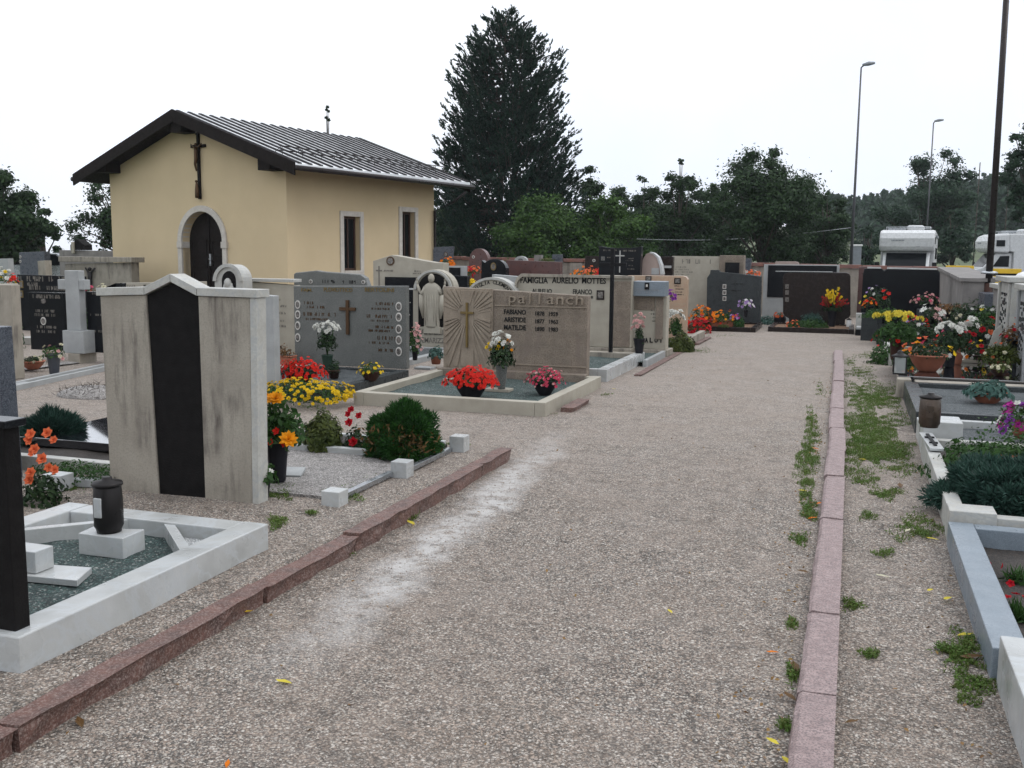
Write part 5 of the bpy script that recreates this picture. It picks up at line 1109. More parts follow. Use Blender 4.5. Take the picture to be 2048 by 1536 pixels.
for i, ch_ in enumerate('FAMIGLIA CLEMENTE'):
    if ch_ == ' ': continue
    a_ = R(152 - i * 7.5); rr_x = abs(S.p(1027, 610)[0] - cc[0]); rr_z = abs(S.p(984, 568)[1] - cc[1]); q = text_part(S.T, ch_, -.022 if ch_ != 'I' else -.006, .022 if ch_ != 'I' else .006, 0, .058, 0, 'letters', .004, 'arched_letter', .01)
    q.location = (cc[0] + rr_x * math.cos(a_), -.002, cc[1] + rr_z * math.sin(a_)); q.rotation_euler = (0, -(a_ - math.pi / 2) * .8, 0)
S = Stone('headstone', 'plain pale grey slab between the round family arch and the wide cream headstone', 17.8, [(984, 549), (1036, 553)], 'greymarble', .2, 0)
S = Stone('headstone', 'low reddish brown granite headstone in the back rows', 20.5, [(1012, 520), (1120, 524)], 'redgranite', .2, 0)
S = Stone('headstone', 'dark green black arched headstone with oval gold portrait', 19.5, [(962, 560), (963, 520)] + arcp(988, 540, 24, 22, 140, 0), 'black', .2, 0); S.photo(987, 533, 5.5, 8, 'goldbronze')
S = Stone('headstone', 'tall dark red granite arched headstone near the boundary wall', 24, arcp(957, 522, 19, 25), 'redgranite', .22, 0); S.photo(947, 514, 2.6, 3)
S = Stone('headstone', 'dark blue grey headstone beside the chapel downpipe', 24.5, [(866, 500), (868, 494), (904, 493), (900, 522)], 'bluedark', .2, 0); S.photo(892, 509, 4, 5, 'bronze')
S = Stone('headstone', 'small grey faceted headstone against the boundary wall', 26.3, arcp(1041, 522, 13, 10, n=6), 'greymarble', .15, 0); S.photo(1041, 521, 5, 4, 'bluedark')
for k, (xa, xb, yt, m_, lb) in enumerate(((1068, 1082, 510, 'concrete', 'dark grey wall plaque left of the yellow shrub'), (1104, 1122, 509, 'bluedark', 'dark block headstone by the wall right of the yellow shrub'), (1170, 1200, 512, 'brownblack', 'dark brown headstone with pale square portrait by the wall'), (1484, 1502, 517, 'bluedark', 'small dark headstone right of the large beige one'))):
    S = Stone('headstone', lb, 26.5, [(xa, yt), (xb, yt)], m_, .2, 0)
    if k == 2: S.photo(1188, 521, 3, 3)
# ---------------------------------------------------------------- wide cream headstone
v = 15.45
S = Stone('headstone', 'wide cream stone headstone with rounded rim and dark capital family name', v, [(1032, 566), (1036, 556), (1044, 549), (1232, 551), (1264, 553)], 'cream', .2, .12, bevel=.01)
oo = [(1031, 690), (1031, 566), (1035, 555), (1044, 547), (1265, 552)]; ii = [(1035, 690), (1035, 568), (1039, 559), (1047, 553), (1265, 557)]
O = [S.p(*q) for q in oo]; I = [S.p(*q) for q in ii]; b = MB()
for i in range(4): b.prism([O[i], O[i + 1], I[i + 1], I[i]][::-1], -.05, -.001)
b.build('raised_rim', M_['beige'], S.T)
S.text('FAMIGLIA', 1041, 555, 1096, 566, 'letters', off=.02); S.text('AURELIO', 1104, 555, 1157, 566.5, 'letters', off=.02); S.text('MOTTES', 1164, 556, 1212, 567, 'letters', off=.02)
S.text('AURELIO', 1064, 578, 1104, 586, 'letters', off=.01); S.text('FRANCO', 1146, 579, 1184, 588, 'letters', off=.01); S.text('1908', 1178, 592, 1186, 597, 'letters')
S.photo(1201, 590, 7.5, 9.5, 'brownblack', True)
MB().box(S.p(1224, 600)[0], S.x1 - .01, -.012, -.001, .02, S.h - .09).build('side_panel', M_['pallanch'], S.T)
MB().box(S.x0 - .05, S.x1 + .03, -.1, .3, -.12, -.001).build('plinth', M_['beige'], S.T, bevel=.006)
T = border('white marble grave border with green gravel before the wide cream headstone', -4.9, -2.86, 12.15, 14.55, .16, 'whitemarble', .1, 'greengravel', .08, wide=.13, sides='nrl')
MB().box(-1.0, .98, 1.0, 1.2, -.05, .15).build('rear_step', M_['beige'], T, bevel=.006)
x, y = W(1221, 708, 14.4)[0], 14.4; z0_ = W(1221, 708, 14.4)[1]; z1_ = W(1221, 497, 14.4)[1]
T = thing('iron_cross', 'thin tall black iron cross standing before the wide cream headstone', 'cross', (x, y, .14))
H_ = z1_ - .14; zc_ = W(1221, 529, 14.4)[1] - .14; MB().box(-.028, .028, -.02, .02, 0, H_).box(-.19, -.0285, -.018, .018, zc_ - .025, zc_ + .025).box(.0285, .21, -.018, .018, zc_ - .025, zc_ + .025).build('cross', M_['iron'], T, bevel=.003)
potted('flower_vase', 'tall black vase with pale pink carnations right of the iron cross', 'flower vase', (W(1278, 705, 14.35)[0], 14.35, .155), 'vase', .085, .22, 'darkpot', .07, .32, nl=380, leaf='plantdark', ls=.04, fl=[('palepink', 20, .036, 'pom', (0, .2, 1.5, .7)), ('white', 8, .03, 'pom', (-.06, .05, 1, .9))])
# ---------------------------------------------------------------- small stone with marble box on top
v = 15.7
S = Stone('headstone', 'small beige headstone topped by a pale marble box, bearing dark capital letters below', v, [(1267, 592), (1334, 593)], 'cream', .25, .1)
a = S.p(1268, 591); c = S.p(1330, 563); MB().box(a[0] - .0, c[0] + .02, -.12, .25, S.h + .002, c[1]).build('marble_box', M_['bluegranite'], S.T, bevel=.008)
MB().box(S.x0 + .02, S.p(1310, 600)[0], -.01, -.001, S.h - .22, S.h - .02).build('relief_panel', M_['pallanch'], S.T)
MB().box(S.p(1313, 600)[0], S.p(1327, 600)[0], -.035, -.001, .16, S.h - .02).build('upright_band', M_['pallanch'], S.T)
f = S.p(1297, 572); MB().box(f[0] - .035, f[0] + .035, -.135, -.1205, f[1] - .05, f[1] + .055).build('portrait_frame', M_['blackrough'], S.T); MB().box(f[0] - .014, f[0] + .014, -.139, -.1355, f[1] - .01, f[1] + .03).build('portrait', M_['porcelain'], S.T)
S.scrib([(1302, 613, 1311, 615), (1302, 620, 1311, 622), (1302, 627, 1311, 629), (1302, 634, 1311, 636), (1302, 641, 1311, 643)], 'letters'); 
for i, ch_ in enumerate('GALOT'): S.text(ch_, 1280 + i * 9.6, 675.5, 1287 + i * 9.6, 685, 'letters', .01, off=.03, name='raised_letter')
o = S.scrib([(1272, 577, 1320, 581), (1280, 583, 1312, 586)], 'greyplastic'); o.location.y = -.119
MB().box(S.x0 - .06, S.x1 + .06, -.14, .35, -.1, -.001).build('plinth', M_['beige'], S.T, bevel=.006)
T = border('small green gravel grave with black end block beside the white marble border', -3.15, -2.72, 14.0, 15.5, .1, 'greymarble', .06, 'greengravel', .06, sides='r'); MB().box(-.2, -.03, -.74, -.66, -.02, .09).build('end_block', M_['black'], T, bevel=.004)
potted('flower_vase', 'white roses in a dark vase against the apricot headstone', 'flower vase', (W(1352, 648, 17.2)[0], 17.2, .2), 'vase', .08, .1, 'darkpot', .12, .36, nl=520, leaf='plant', ls=.05, lift=.0, fl=[('white', 24, .055, 'rose', (0, .22, 1.1, .5))])
bush('low_bush', 'brownish green bush spilling over the kerb right of the small beige headstone', 'shrub', P(1360, 702, 0), .26, .26, .33, 'yellowgreen', 2200, .05, 'leaf')
T = border('beige stone grave kerb with ledge right of the small beige headstone', -2.95, -2.62, 16.6, 19.2, .16, 'beige', .1, 'palegravel', .06, sides='nr')
# ---------------------------------------------------------------- apricot, big beige, dark grey, and framed black stones
S = Stone('headstone', 'apricot marble headstone with rounded corner and dark square portraits', 18.6, [(1255, 551), (1366, 552), (1372, 554), (1375, 559)], 'apricot', .2, 0)
S.photo(1355, 562, 6.5, 6, 'blackrough', True); S.photo(1297, 557, 6, 5, 'brownblack', True); S.scrib([(1349, 571, 1362, 573), (1351, 577, 1366, 579), (1351, 583, 1364, 585), (1351, 588, 1366, 590)], 'letters')
potted('purple_iris', 'dark purple flowers beside the pale marble box', 'flowers', (W(1342, 600, 16.6)[0], 16.6, W(1342, 600, 16.6)[1]), None, nl=40, pr=.08, ph=.24, fl=[('purple', 10, .05, 'cup', None)])
v = 21.5
S = Stone('headstone', 'black headstone with hollowed top edge and thin white engraved cross', 20.2, [(1198, 492), (1210, 494), (1225, 496), (1243, 496), (1262, 496), (1283, 493), (1280, 545)], 'black', .2, 0)
S.cross(1240, 501, 545, 511.5, 9, 'paleletters', .012, .006); a = S.p(1224, 527); c = S.p(1244, 527); MB().box(a[0], c[0], -.006, -.0, a[1] - .012, a[1] + .012).build('cross_bar', M_['paleletters'], S.T); S.photo(1206, 517, 3.5, 4, 'granite', True)
S.scrib([(1207, 499, 1232, 502), (1246, 500, 1272, 503), (1214, 514, 1224, 516), (1257, 516, 1267, 518), (1252, 520, 1268, 522), (1256, 530, 1267, 532), (1254, 537, 1268, 539)])
S = Stone('headstone', 'pinkish arched headstone with white rim right of the black hollow topped one', 20.4, [(1281, 560), (1284, 525), (1286, 518), (1292, 508), (1300, 505), (1308, 507), (1316, 515), (1322, 530), (1325, 548)], 'pinkstone', .22, 0)
O = [S.p(*q) for q in ((1300, 504), (1308, 506), (1317, 514), (1323, 530), (1326, 549))]; I = [S.p(*q) for q in ((1300, 507), (1307, 509), (1314, 516), (1319, 531), (1321, 549))]; b = MB()
for i in range(4): b.prism([O[i], O[i + 1], I[i + 1], I[i]][::-1], -.02, .23)
b.build('arch_rim', M_['whitemarble'], S.T); MB().box(S.p(1303, 545)[0], S.p(1318, 545)[0], -.012, -.001, S.p(1303, 549)[1], S.p(1303, 536)[1]).build('plaque', M_['greymarble'], S.T)
S = Stone('headstone', 'low dark red block headstone with white cap beside the pinkish arch', 21.3, [(1278, 533), (1293, 533)], 'redgranite', .2, 0); MB().box(S.x0, S.x1, -.02, .22, S.h + .001, S.h + .03).build('cap_slab', M_['whitemarble'], S.T)
S = Stone('headstone', 'dark purple brown headstone with white stepped cap left of the large beige slab', 21.3, [(1320, 513), (1346, 513)], 'brownblack', .2, 0); a = S.p(1330, 534); c = S.p(1343, 532); MB().box(a[0], c[0], -.1, -.003, a[1] - .02, a[1] + .03).build('cap_slab', M_['whitemarble'], S.T)
S = Stone('headstone', 'large beige inscribed slab headstone with upright block and black plaque', 23.5, [(1344, 512), (1440, 513)], 'cream', .3, 0)
S.scrib([(1364, 519, 1424, 527), (1350, 533, 1373, 535), (1348, 538, 1379, 540), (1350, 543, 1386, 545), (1350, 548, 1379, 550)])
a = S.p(1440, 512); c = S.p(1489, 511); MB().box(a[0] + .002, c[0], -.08, .3, 0, c[1]).build('upright_block', M_['pallanch'], S.T, bevel=.01); a = S.p(1451, 545); c = S.p(1480, 525); MB().box(a[0], c[0], -.12, -.0805, a[1] - .1, c[1]).build('black_plaque', M_['black'], S.T)
S = Stone('headstone', 'dark grey headstone with stepped top and three small pale portraits', 22.9, [(1413, 640), (1414, 556), (1420, 547), (1421, 540), (1437, 540), (1440, 544), (1500, 550), (1522, 553), (1520, 640)], 'darkgranite', .25, 0.08)
for yy in (573, 585, 597): S.photo(1449, yy, 3.6, 4.4, 'porcelain', True)
S.scrib([(1462, 567, 1486, 569), (1462, 580, 1484, 582)], 'letters')
T = border('brown stone bordered grave with orange flowers and clipped balls', W(1377, 650, 21.9)[0], W(1517, 655, 21.9)[0], 21.2, 22.85, .1, 'brownblack', .1, 'sand', .06)
vF = 21.6
for px_, lab in ((1413, 'small clipped round bush at the left of the orange flower trough'), (1478, 'small clipped round bush at the right of the orange flower trough')):
    bush('clipped_bush', lab, 'shrub', (W(px_, 650, vF)[0], vF - .1, .08), .135, .135, .27, 'thuja', 1300, .03, 'leaf', group='clipped balls')
potted('flower_trough', 'terracotta trough of orange and red flowers between two clipped balls', 'potted flowers', (W(1447, 648, vF)[0], vF, .08), 'trough', .28, .14, 'terracotta', .34, .3, nl=420, leaf='plant', ls=.05, fl=[('orange', 34, .036, 'cup', None), ('red', 22, .036, 'cup', None), ('amber', 14, .034, 'cup', None)])
potted('purple_flowers', 'lilac and white flowers in front of the dark grey stepped headstone', 'flowers', (W(1492, 622, 22.3)[0], 22.3, .25), 'vase', .05, .15, 'darkpot', .17, .24, nl=80, lift=.1, fl=[('lilac', 22, .045, 'cup', None), ('white', 10, .04, 'cup', None)])
potted('purple_flowers', 'small purple flowers at the right end of the terracotta trough', 'flowers', (W(1470, 640, 21.5)[0], 21.5, .25), None, nl=40, pr=.1, ph=.14, fl=[('magenta', 12, .04, 'cup', None), ('lilac', 6, .04, 'cup', None)])
potted('yellow_green_plant', 'low yellow green cushion plant on the brown kerb', 'plant', (W(1447, 652, 21.25)[0], 21.25, .1), None, nl=300, leaf='yellowgreen', pr=.14, ph=.07, ls=.03)
potted('red_flowers', 'mass of red salvia between the apricot and the dark grey headstones', 'flower bed', (W(1398, 628, 20.6)[0], 20.6, .02), None, nl=300, leaf='thujabrown', pr=.26, ph=.38, ls=.06, fl=[('crimson', 60, .045, 'cup', None), ('red', 45, .04, 'cup', None)])
T = thing('flower_bed', 'orange flowers above the red salvia before the large beige slab', 'flower bed', (W(1405, 600, 21)[0], 21, .25)); p, d = dome(160, .25, .2, .3, .4); quads('leaves', kites(p, d, .06), 4, M_['plant'], T); p, d = dome(50, .27, .2, .3, .8); quads('blossoms', flowerheads(p, d + np.array([0, -.3, .5]), .045, 'cup'), 4, P_['orange'], T)
S = Stone('headstone', 'black panel headstone in a grey stone frame behind the brown black one', 25.3, [(1528, 529), (1679, 530)], 'greymarble', .2, 0)
a = S.p(1534, 594); c = S.p(1674, 532); MB().box(a[0], c[0], -.02, -.001, a[1], c[1]).build('black_panel', M_['black'], S.T, bevel=.003)
for yy in (538, 549, 560): S.photo(1539, yy, 3, 4)
S.photo(1629, 540, 3.2, 4.5, 'porcelain')
S = Stone('headstone', 'pale rounded top stone above the framed black panel', 26.6, [(1550, 530), (1551, 523), (1590, 523), (1597, 525), (1598, 531)], 'pinkstone', .2, 0)
potted('juniper_patch', 'low blue green shrub between the two dark headstones', 'shrub', (W(1535, 622, 24)[0], 24, 0), None, nl=900, leaf='silverleaf', pr=.4, ph=.28, ls=.06)
potted('flower_pot', 'small dark pot with reddish flowers left of the brown black headstone', 'potted flowers', (W(1561, 612, 23.5)[0], 23.5, .05), 'round', .14, .18, 'darkpot', .13, .14, nl=90, fl=[('salmon', 9, .04, 'cup', None)])
potted('red_white_flowers', 'red and white flowers over the dark grey stepped headstone', 'flowers', (W(1502, 546, 24)[0], 24, W(1502, 548, 24)[1]), None, nl=40, pr=.22, ph=.1, fl=[('salmon', 16, .05, 'cup', None), ('white', 5, .05, 'cup', None)])
v = 23.2
S = Stone('headstone', 'brown black polished headstone with rounded corners and large gladiolus bouquet', v, [(1578, 646), (1578, 637), (1569, 632), (1566, 626), (1566, 552), (1569, 547), (1576, 545), (1691, 545), (1698, 547), (1701, 553), (1701, 630), (1697, 636), (1690, 639), (1690, 646)], 'brownblack', .2, 0.05, bevel=.02)
MB().box(S.p(1574, 0)[0], S.p(1692, 0)[0], -.01, .21, S.h + .001, S.h + .012).build('sheen_rim', M_['whitemarble'], S.T)  # white strip stands in for sky sheen on the wet top edge
for yy in (573, 585, 599): S.photo(1574, yy, 3.5, 4.5, 'faintletters', True)
T = border('dark brown stone bordered grave with sand and green shrub', W(1541, 655, 22.3)[0], W(1708, 655, 22.3)[0], 21.6, 23.15, .1, 'brownblack', .1, 'sand', .07)
potted('low_shrub', 'fresh green low shrub in the sandy grave of the brown black headstone', 'shrub', (W(1622, 645, 22.3)[0], 22.3, .07), None, nl=1500, leaf='plant', pr=.42, ph=.26, ls=.05, py=.6)
potted('silver_plant', 'feathery blue grey plant behind the fresh green shrub', 'plant', (W(1625, 626, 22.8)[0], 22.85, .12), None, nl=500, leaf='silverleaf', pr=.3, ph=.3, ls=.05, py=.5, spiky=1)
potted('orange_plant', 'small orange flowers left of the fresh green shrub', 'potted flowers', (W(1586, 643, 22.2)[0], 22.2, .07), None, nl=160, pr=.14, ph=.2, ls=.05, fl=[('salmon', 22, .03, 'cup', None)])
T = thing('gladiolus_bouquet', 'large bouquet of yellow and red gladioli against the brown black headstone', 'flower vase', (W(1664, 640, 22.7)[0], 22.7, .07))
MB().lathe(pot_geo('vase', .1, .35), seg=18).build('vase', M_['darkpot'], T); b = MB(); YY = []; RR = []
for k in range(20):
    a_ = -1.15 + 2.3 * k / 19; L = random.uniform(.2, .36) * (1.35 if abs(a_) < .5 else 1); dx_, dz_ = math.sin(a_), math.cos(a_); yy = random.uniform(-.25, .05); b.tube([(0, 0, .3), (dx_ * L, yy, .4 + dz_ * L)], .006, 4)
    for j in range(9): t_ = .38 + .62 * j / 8; (YY if (abs(a_ + .12) < .35 or (k == 14 and j > 3)) and t_ > .42 else RR).append((dx_ * L * t_ + random.uniform(-.02, .02), yy * .5 * t_ - .03, .38 + dz_ * L * t_))
b.build('stems', M_['plant'], T); quads('yellow_blossoms', flowerheads(np.array(YY), dirs(len(YY)) * .5 + np.array([0, -1, .5]), .036, 'cup'), 4, P_['yellow'], T); quads('red_blossoms', flowerheads(np.array(RR), dirs(len(RR)) * .5 + np.array([0, -1, .5]), .03, 'cup'), 4, P_['crimson'], T)
p, d = dome(260, .22, .15, .3, .3); p[:, 2] += .33; quads('leaves', kites(p, d, .08, .35), 4, M_['plantdark'], T)
lantern('small white lantern at the front corner of the brown black grave', (*G(1697, 660, 0), .0), .055, .26, 'closed', 'white')
# scattered back-row flowers
for px_, py_, v_, cl, lab, rr_ in ((935, 545, 21.5, 'crimson', 'red roses with foliage before the tall dark red arched headstone', .16), (948, 540, 22.5, 'salmon', 'orange leaved plant beside the green black arched headstone', .18), (943, 573, 17.5, 'yellow', 'yellow and red flowers left of the round family arch', .1), (1163, 547, 24, 'orange', 'row of orange red flowers behind the wide cream headstone', .3), (1182, 545, 23.5, 'salmon', 'red flower bunch behind the wide cream headstone', .2), (1200, 547, 23, 'red', 'bright red flowers beside the black hollow topped headstone', .12), (893, 523, 23.5, 'orange', 'autumn coloured flowers before the dark blue grey headstone', .22)):
    x_, z_ = W(px_, py_ + 4, v_); potted('flower_bunch', lab, 'flowers', (x_, v_, max(z_ - .02, 0)), None, nl=120, pr=rr_, ph=.24, ls=.05, fl=[(cl, 26, .045, 'cup', None)])
x_, z_ = W(1095, 522, 26); potted('golden_shrub', 'yellow green leafy shrub against the boundary wall', 'shrub', (x_, 26, z_ - .1), None, nl=700, leaf='yellowgreen', pr=.26, ph=.3, ls=.06)
x_, z_ = W(1003, 520, 26); potted('green_shrub', 'green shrub against the wall between the two arched headstones', 'shrub', (x_, 26.3, z_ - .3), None, nl=700, leaf='leafmid', pr=.3, ph=.5, ls=.06)
# ================================================================ RIGHT HAND ROW
T = border('thick white marble grave kerb at the lower right corner of the photo', .585, 2.4, 2.5, 3.98, .20, 'whitemarble', .13, 'soil', .1, sides='fnl')
T = border('pale blue grey granite grave border with dark soil at the lower right', .57, 2.4, 4.03, 5.95, .13, 'bluegranite', .1, 'soil', .03, sides='fnl', wide=.13)
def sprouts(lab, pos, nb, L, cl, nf, leaf='plant'):
    T = thing('bedding_plant', lab, 'plant', pos); p = np.zeros((nb, 3)); p[:, :2] = rng.normal(size=(nb, 2)) * .03; d = dirs(nb, .8); quads('leaves', blades(p, d, L, .018), 3, M_[leaf], T)
    p = rng.normal(size=(nf, 3)) * np.array([.09, .06, .02]) + np.array([0, 0, L * .75]); quads('blossoms', flowerheads(p, dirs(nf, 1), .025, 'cup'), 4, P_[cl], T)
sprouts('red flowering plant in the dark soil at the lower right edge', P(2035, 1235, .04), 90, .10, 'crimson', 5)
sprouts('small red and green plant near the far end of the dark soil bed', P(2035, 1160, .04), 60, .08, 'crimson', 5)
T = border('white stone kerb enclosing the juniper and roses at the right', .585, 2.5, 6.0, 8.55, .16, 'oldmarble', .09, 'soil', .1, sides='fnl')
MB().box(-.965, -.72, -1.29, -1.1, -.05, .185).build('corner_block', M_['oldmarble'], T, bevel=.006)
x, y = P(1990, 1000, .1)[:2]
bush('juniper_bush', 'large spreading blue green juniper at the right edge', 'shrub', (1.33, 6.7, .1), .80, .58, .30, 'juniper', 12000, .05, 'lump')
T = potted('rose_bush', 'leafy rose bush with salmon blooms behind the spreading juniper', 'roses', (1.12, 7.6, .1), None, nl=5200, leaf='plant', pr=.56, ph=.33, ls=.045, py=.85)
hd = [W(a_, b_, 7.6) for a_, b_ in ((1998, 910), (1996, 922), (2022, 912), (2040, 918))]; quads('blossoms', flowerheads(np.array([(u - 1.12, -.15, z - .1) for u, z in hd]), np.array([(0, -1, .6)] * 4), .034, 'rose'), 4, P_['salmon'], T)
T = thing('carved_strip', 'white kerb stone with black cross ornament in front of the lantern block', 'kerb ornament', (.63, 8.3, .17), R(3)); MB().box(-.05, .05, -.4, .3, 0, .02).build('strip', M_['whitemarble'], T, bevel=.003); MB().box(-.012, .012, -.3, .2, .0205, .03).box(-.035, -.0125, .04, .07, .0205, .03).box(.0125, .035, .04, .07, .0205, .03).box(-.03, -.0125, -.2, -.17, .0205, .03).box(.0125, .03, -.2, -.17, .0205, .03).build('ornament', M_['iron'], T)
T = border('white marble grave border with grey gravel and squat corner block at the right', .6, 2.5, 8.6, 9.55, .17, 'whitemarble', .08, 'greygravel', .1, sides='fl')
MB().box(-.955, -.66, -.47, -.12, -.05, .28).build('corner_block', M_['whitemarble'], T, bevel=.008)
x, y = G(1858, 853, .285)
lantern('brown bronze lantern with dark lid on the white marble corner block', (x, y, .282), .083, .27, 'closed', 'bronzelamp')
T = thing('climbing_rose', 'spindly green rose shoots above the grey gravel beside the bronze lantern', 'plant', (1.25, 8.45, .15)); p, d = dome(260, .35, .2, .32, .2); quads('leaves', kites(p, d + dirs(260, .5), .035), 4, M_['plant'], T)
potted('petunia_pot', 'purple and white petunias cut by the right edge', 'potted flowers', (W(2046, 880, 8.9)[0] + .03, 8.9, .14), 'round', .12, .14, 'terracotta', .21, .26, nl=200, ls=.05, low=.3, fl=[('magenta', 40, .045, 'cup', None), ('purple', 20, .045, 'cup', None), ('white', 9, .04, 'cup', None)])
T = thing('marble_plate', 'pale curved stone plate below the purple petunias', 'marble plate', (1.75, 8.6, .14), R(-15)); MB().box(-.3, .3, -.06, .06, 0, .05).build('plate', M_['oldmarble'], T, bevel=.01)
T = border('dark grey granite grave border with blue grey gravel and potted plant', .6, 2.6, 9.68, 12.0, .2, 'darkgranite', .1, 'greygravel', .15, sides='fnl', wide=.14)
potted('succulent_pot', 'blue green leafy plant in a terracotta bowl on the grey gravel', 'potted plant', P(1975, 806, .15), 'bowl', .17, .12, 'terracotta', .22, .17, nl=620, leaf='silverleaf', ls=.07, low=.3, fl=[('white', 5, .02, 'daisy', None)])
T = thing('stone_post', 'rough beige stone post at the far corner of the dark grey border', 'stone post', (.56, 12.14, 0)); MB().box(-.03, .12, -.1, .12, 0, .22).build('post', M_['beige'], T, bevel=.01)
T = border('beige rear kerb stone between the grey gravel and the polished slab', .72, 2.7, 12.04, 12.26, .2, 'beige', .2, None, sides='n')
# polished black slab tomb
T = thing('slab_tomb', 'wet polished black slab tomb mirroring the white sky at the right', 'grave slab', (1.65, 13.9, 0)); MB().box(-1.1, 1.05, -1.58, 1.5, .17, .225).build('cover_slab', M_['mirror'], T, bevel=.006); MB().box(-1.02, 1.0, -1.5, 1.4, -.05, .169).build('base', M_['darkgranite'], T, bevel=.004)
MB().box(-.9, 1.0, 1.52, 1.62, .0, .3).build('rear_kerb', M_['beige'], T, bevel=.004)
zs = .227
def onslab(px, v_): return (W(px, 720, v_)[0], v_, zs)
lantern('small glazed lantern with red candle on the black polished slab', onslab(1800, 12.5), .075, .28, 'glazed')
potted('flower_bowl', 'wide terracotta bowl of mixed orange and yellow flowers on the polished slab', 'potted flowers', onslab(1856, 12.95), 'bowl', .215, .2, 'terracotta', .25, .22, nl=500, leaf='plantdark', ls=.05, low=.1, fl=[('salmon', 9, .034, 'cup', (-.1, .04, .8)), ('yellow', 8, .03, 'cup', (.12, .02, .7)), ('rose', 4, .034, 'cup', (.04, .14, .5)), ('amber', 6, .03, 'cup', (-.2, .0, .4))])
potted('flower_vase', 'dark vase of white chrysanthemums behind the terracotta bowl', 'flower vase', onslab(1899, 13.5), 'vase', .085, .28, 'darkpot', .2, .34, nl=520, leaf='plantdark', ls=.06, lift=.02, fl=[('white', 24, .05, 'pom', (0, .2, .85, .35)), ('white', 10, .035, 'daisy', (0, -.12, .8, .3))])
potted('flower_vase', 'terracotta vase with red and dark flowers beside the white chrysanthemums', 'flower vase', onslab(1915, 13.9), 'vase', .075, .26, 'terracotta', .16, .3, nl=220, leaf='plantdark', ls=.06, fl=[('crimson', 6, .042, 'rose', (.1, .0, .8)), ('red', 4, .036, 'cup', (-.2, .02, .4, .6)), ('white', 4, .06, 'pom', (.1, .25, .7))])
potted('flower_vase', 'brown vase of yellow chrysanthemums at the left of the polished slab', 'flower vase', onslab(1790, 14.3), 'vase', .09, .32, 'brownpot', .28, .36, nl=900, leaf='plant', ls=.07, lift=.05, low=.5, fl=[('lemon', 36, .045, 'pom', (0, .24, .95, .3)), ('red', 5, .04, 'rose', (-.1, -.1, .9, .3))])
potted('green_plant', 'bright green leafy plant between the yellow flowers and the terracotta bowl', 'plant', onslab(1822, 14.2), None, nl=420, leaf='plant', pr=.2, ph=.24, ls=.05, fl=[('amber', 9, .04, 'cup', (.08, .1, .9)), ('salmon', 5, .04, 'cup', (.16, .12, .7))])
potted('pansy_bowl', 'bowl of dark red and yellow pansies right of the white chrysanthemums', 'potted flowers', onslab(1955, 14.3), 'bowl', .14, .1, 'brownpot', .18, .34, nl=300, leaf='plantdark', ls=.05, fl=[('crimson', 8, .04, 'cup', None), ('yellow', 8, .034, 'cup', (.02, 0, .8)), ('orange', 3, .035, 'cup', None)])
potted('wild_bowl', 'terracotta bowl with straggling grasses and magenta flowers by the carved stone', 'potted flowers', onslab(2000, 13.5), 'bowl', .15, .11, 'terracotta', .26, .3, nl=560, leaf='yellowgreen', ls=.05, spiky=1, fl=[('magenta', 3, .036, 'cup', None), ('salmon', 3, .03, 'cup', (.1, .08, .8)), ('cream', 5, .03, 'pom', None)])
potted('small_bowl', 'little bowl with white flowers and pale leaves at the slab front', 'potted flowers', onslab(2000, 12.75), 'bowl', .1, .08, 'brownpot', .13, .08, nl=120, leaf='yellowgreen', ls=.04, fl=[('cream', 10, .025, 'pom', None)])
T = thing('gift_figurines', 'white china ornaments on the small ledge behind the chrysanthemums', 'ornament', onslab(1945, 14.2)); MB().box(-.14, .16, -.05, .1, 0, .04).build('ledge', M_['cream'], T, bevel=.004)
for k in range(3): MB().ball((-.09 + k * .08, 0, .065), (.026, .022, .028)).ball((-.075 + k * .08, -.01, .1), .014).build('china_bird', M_['porcelain'], T)
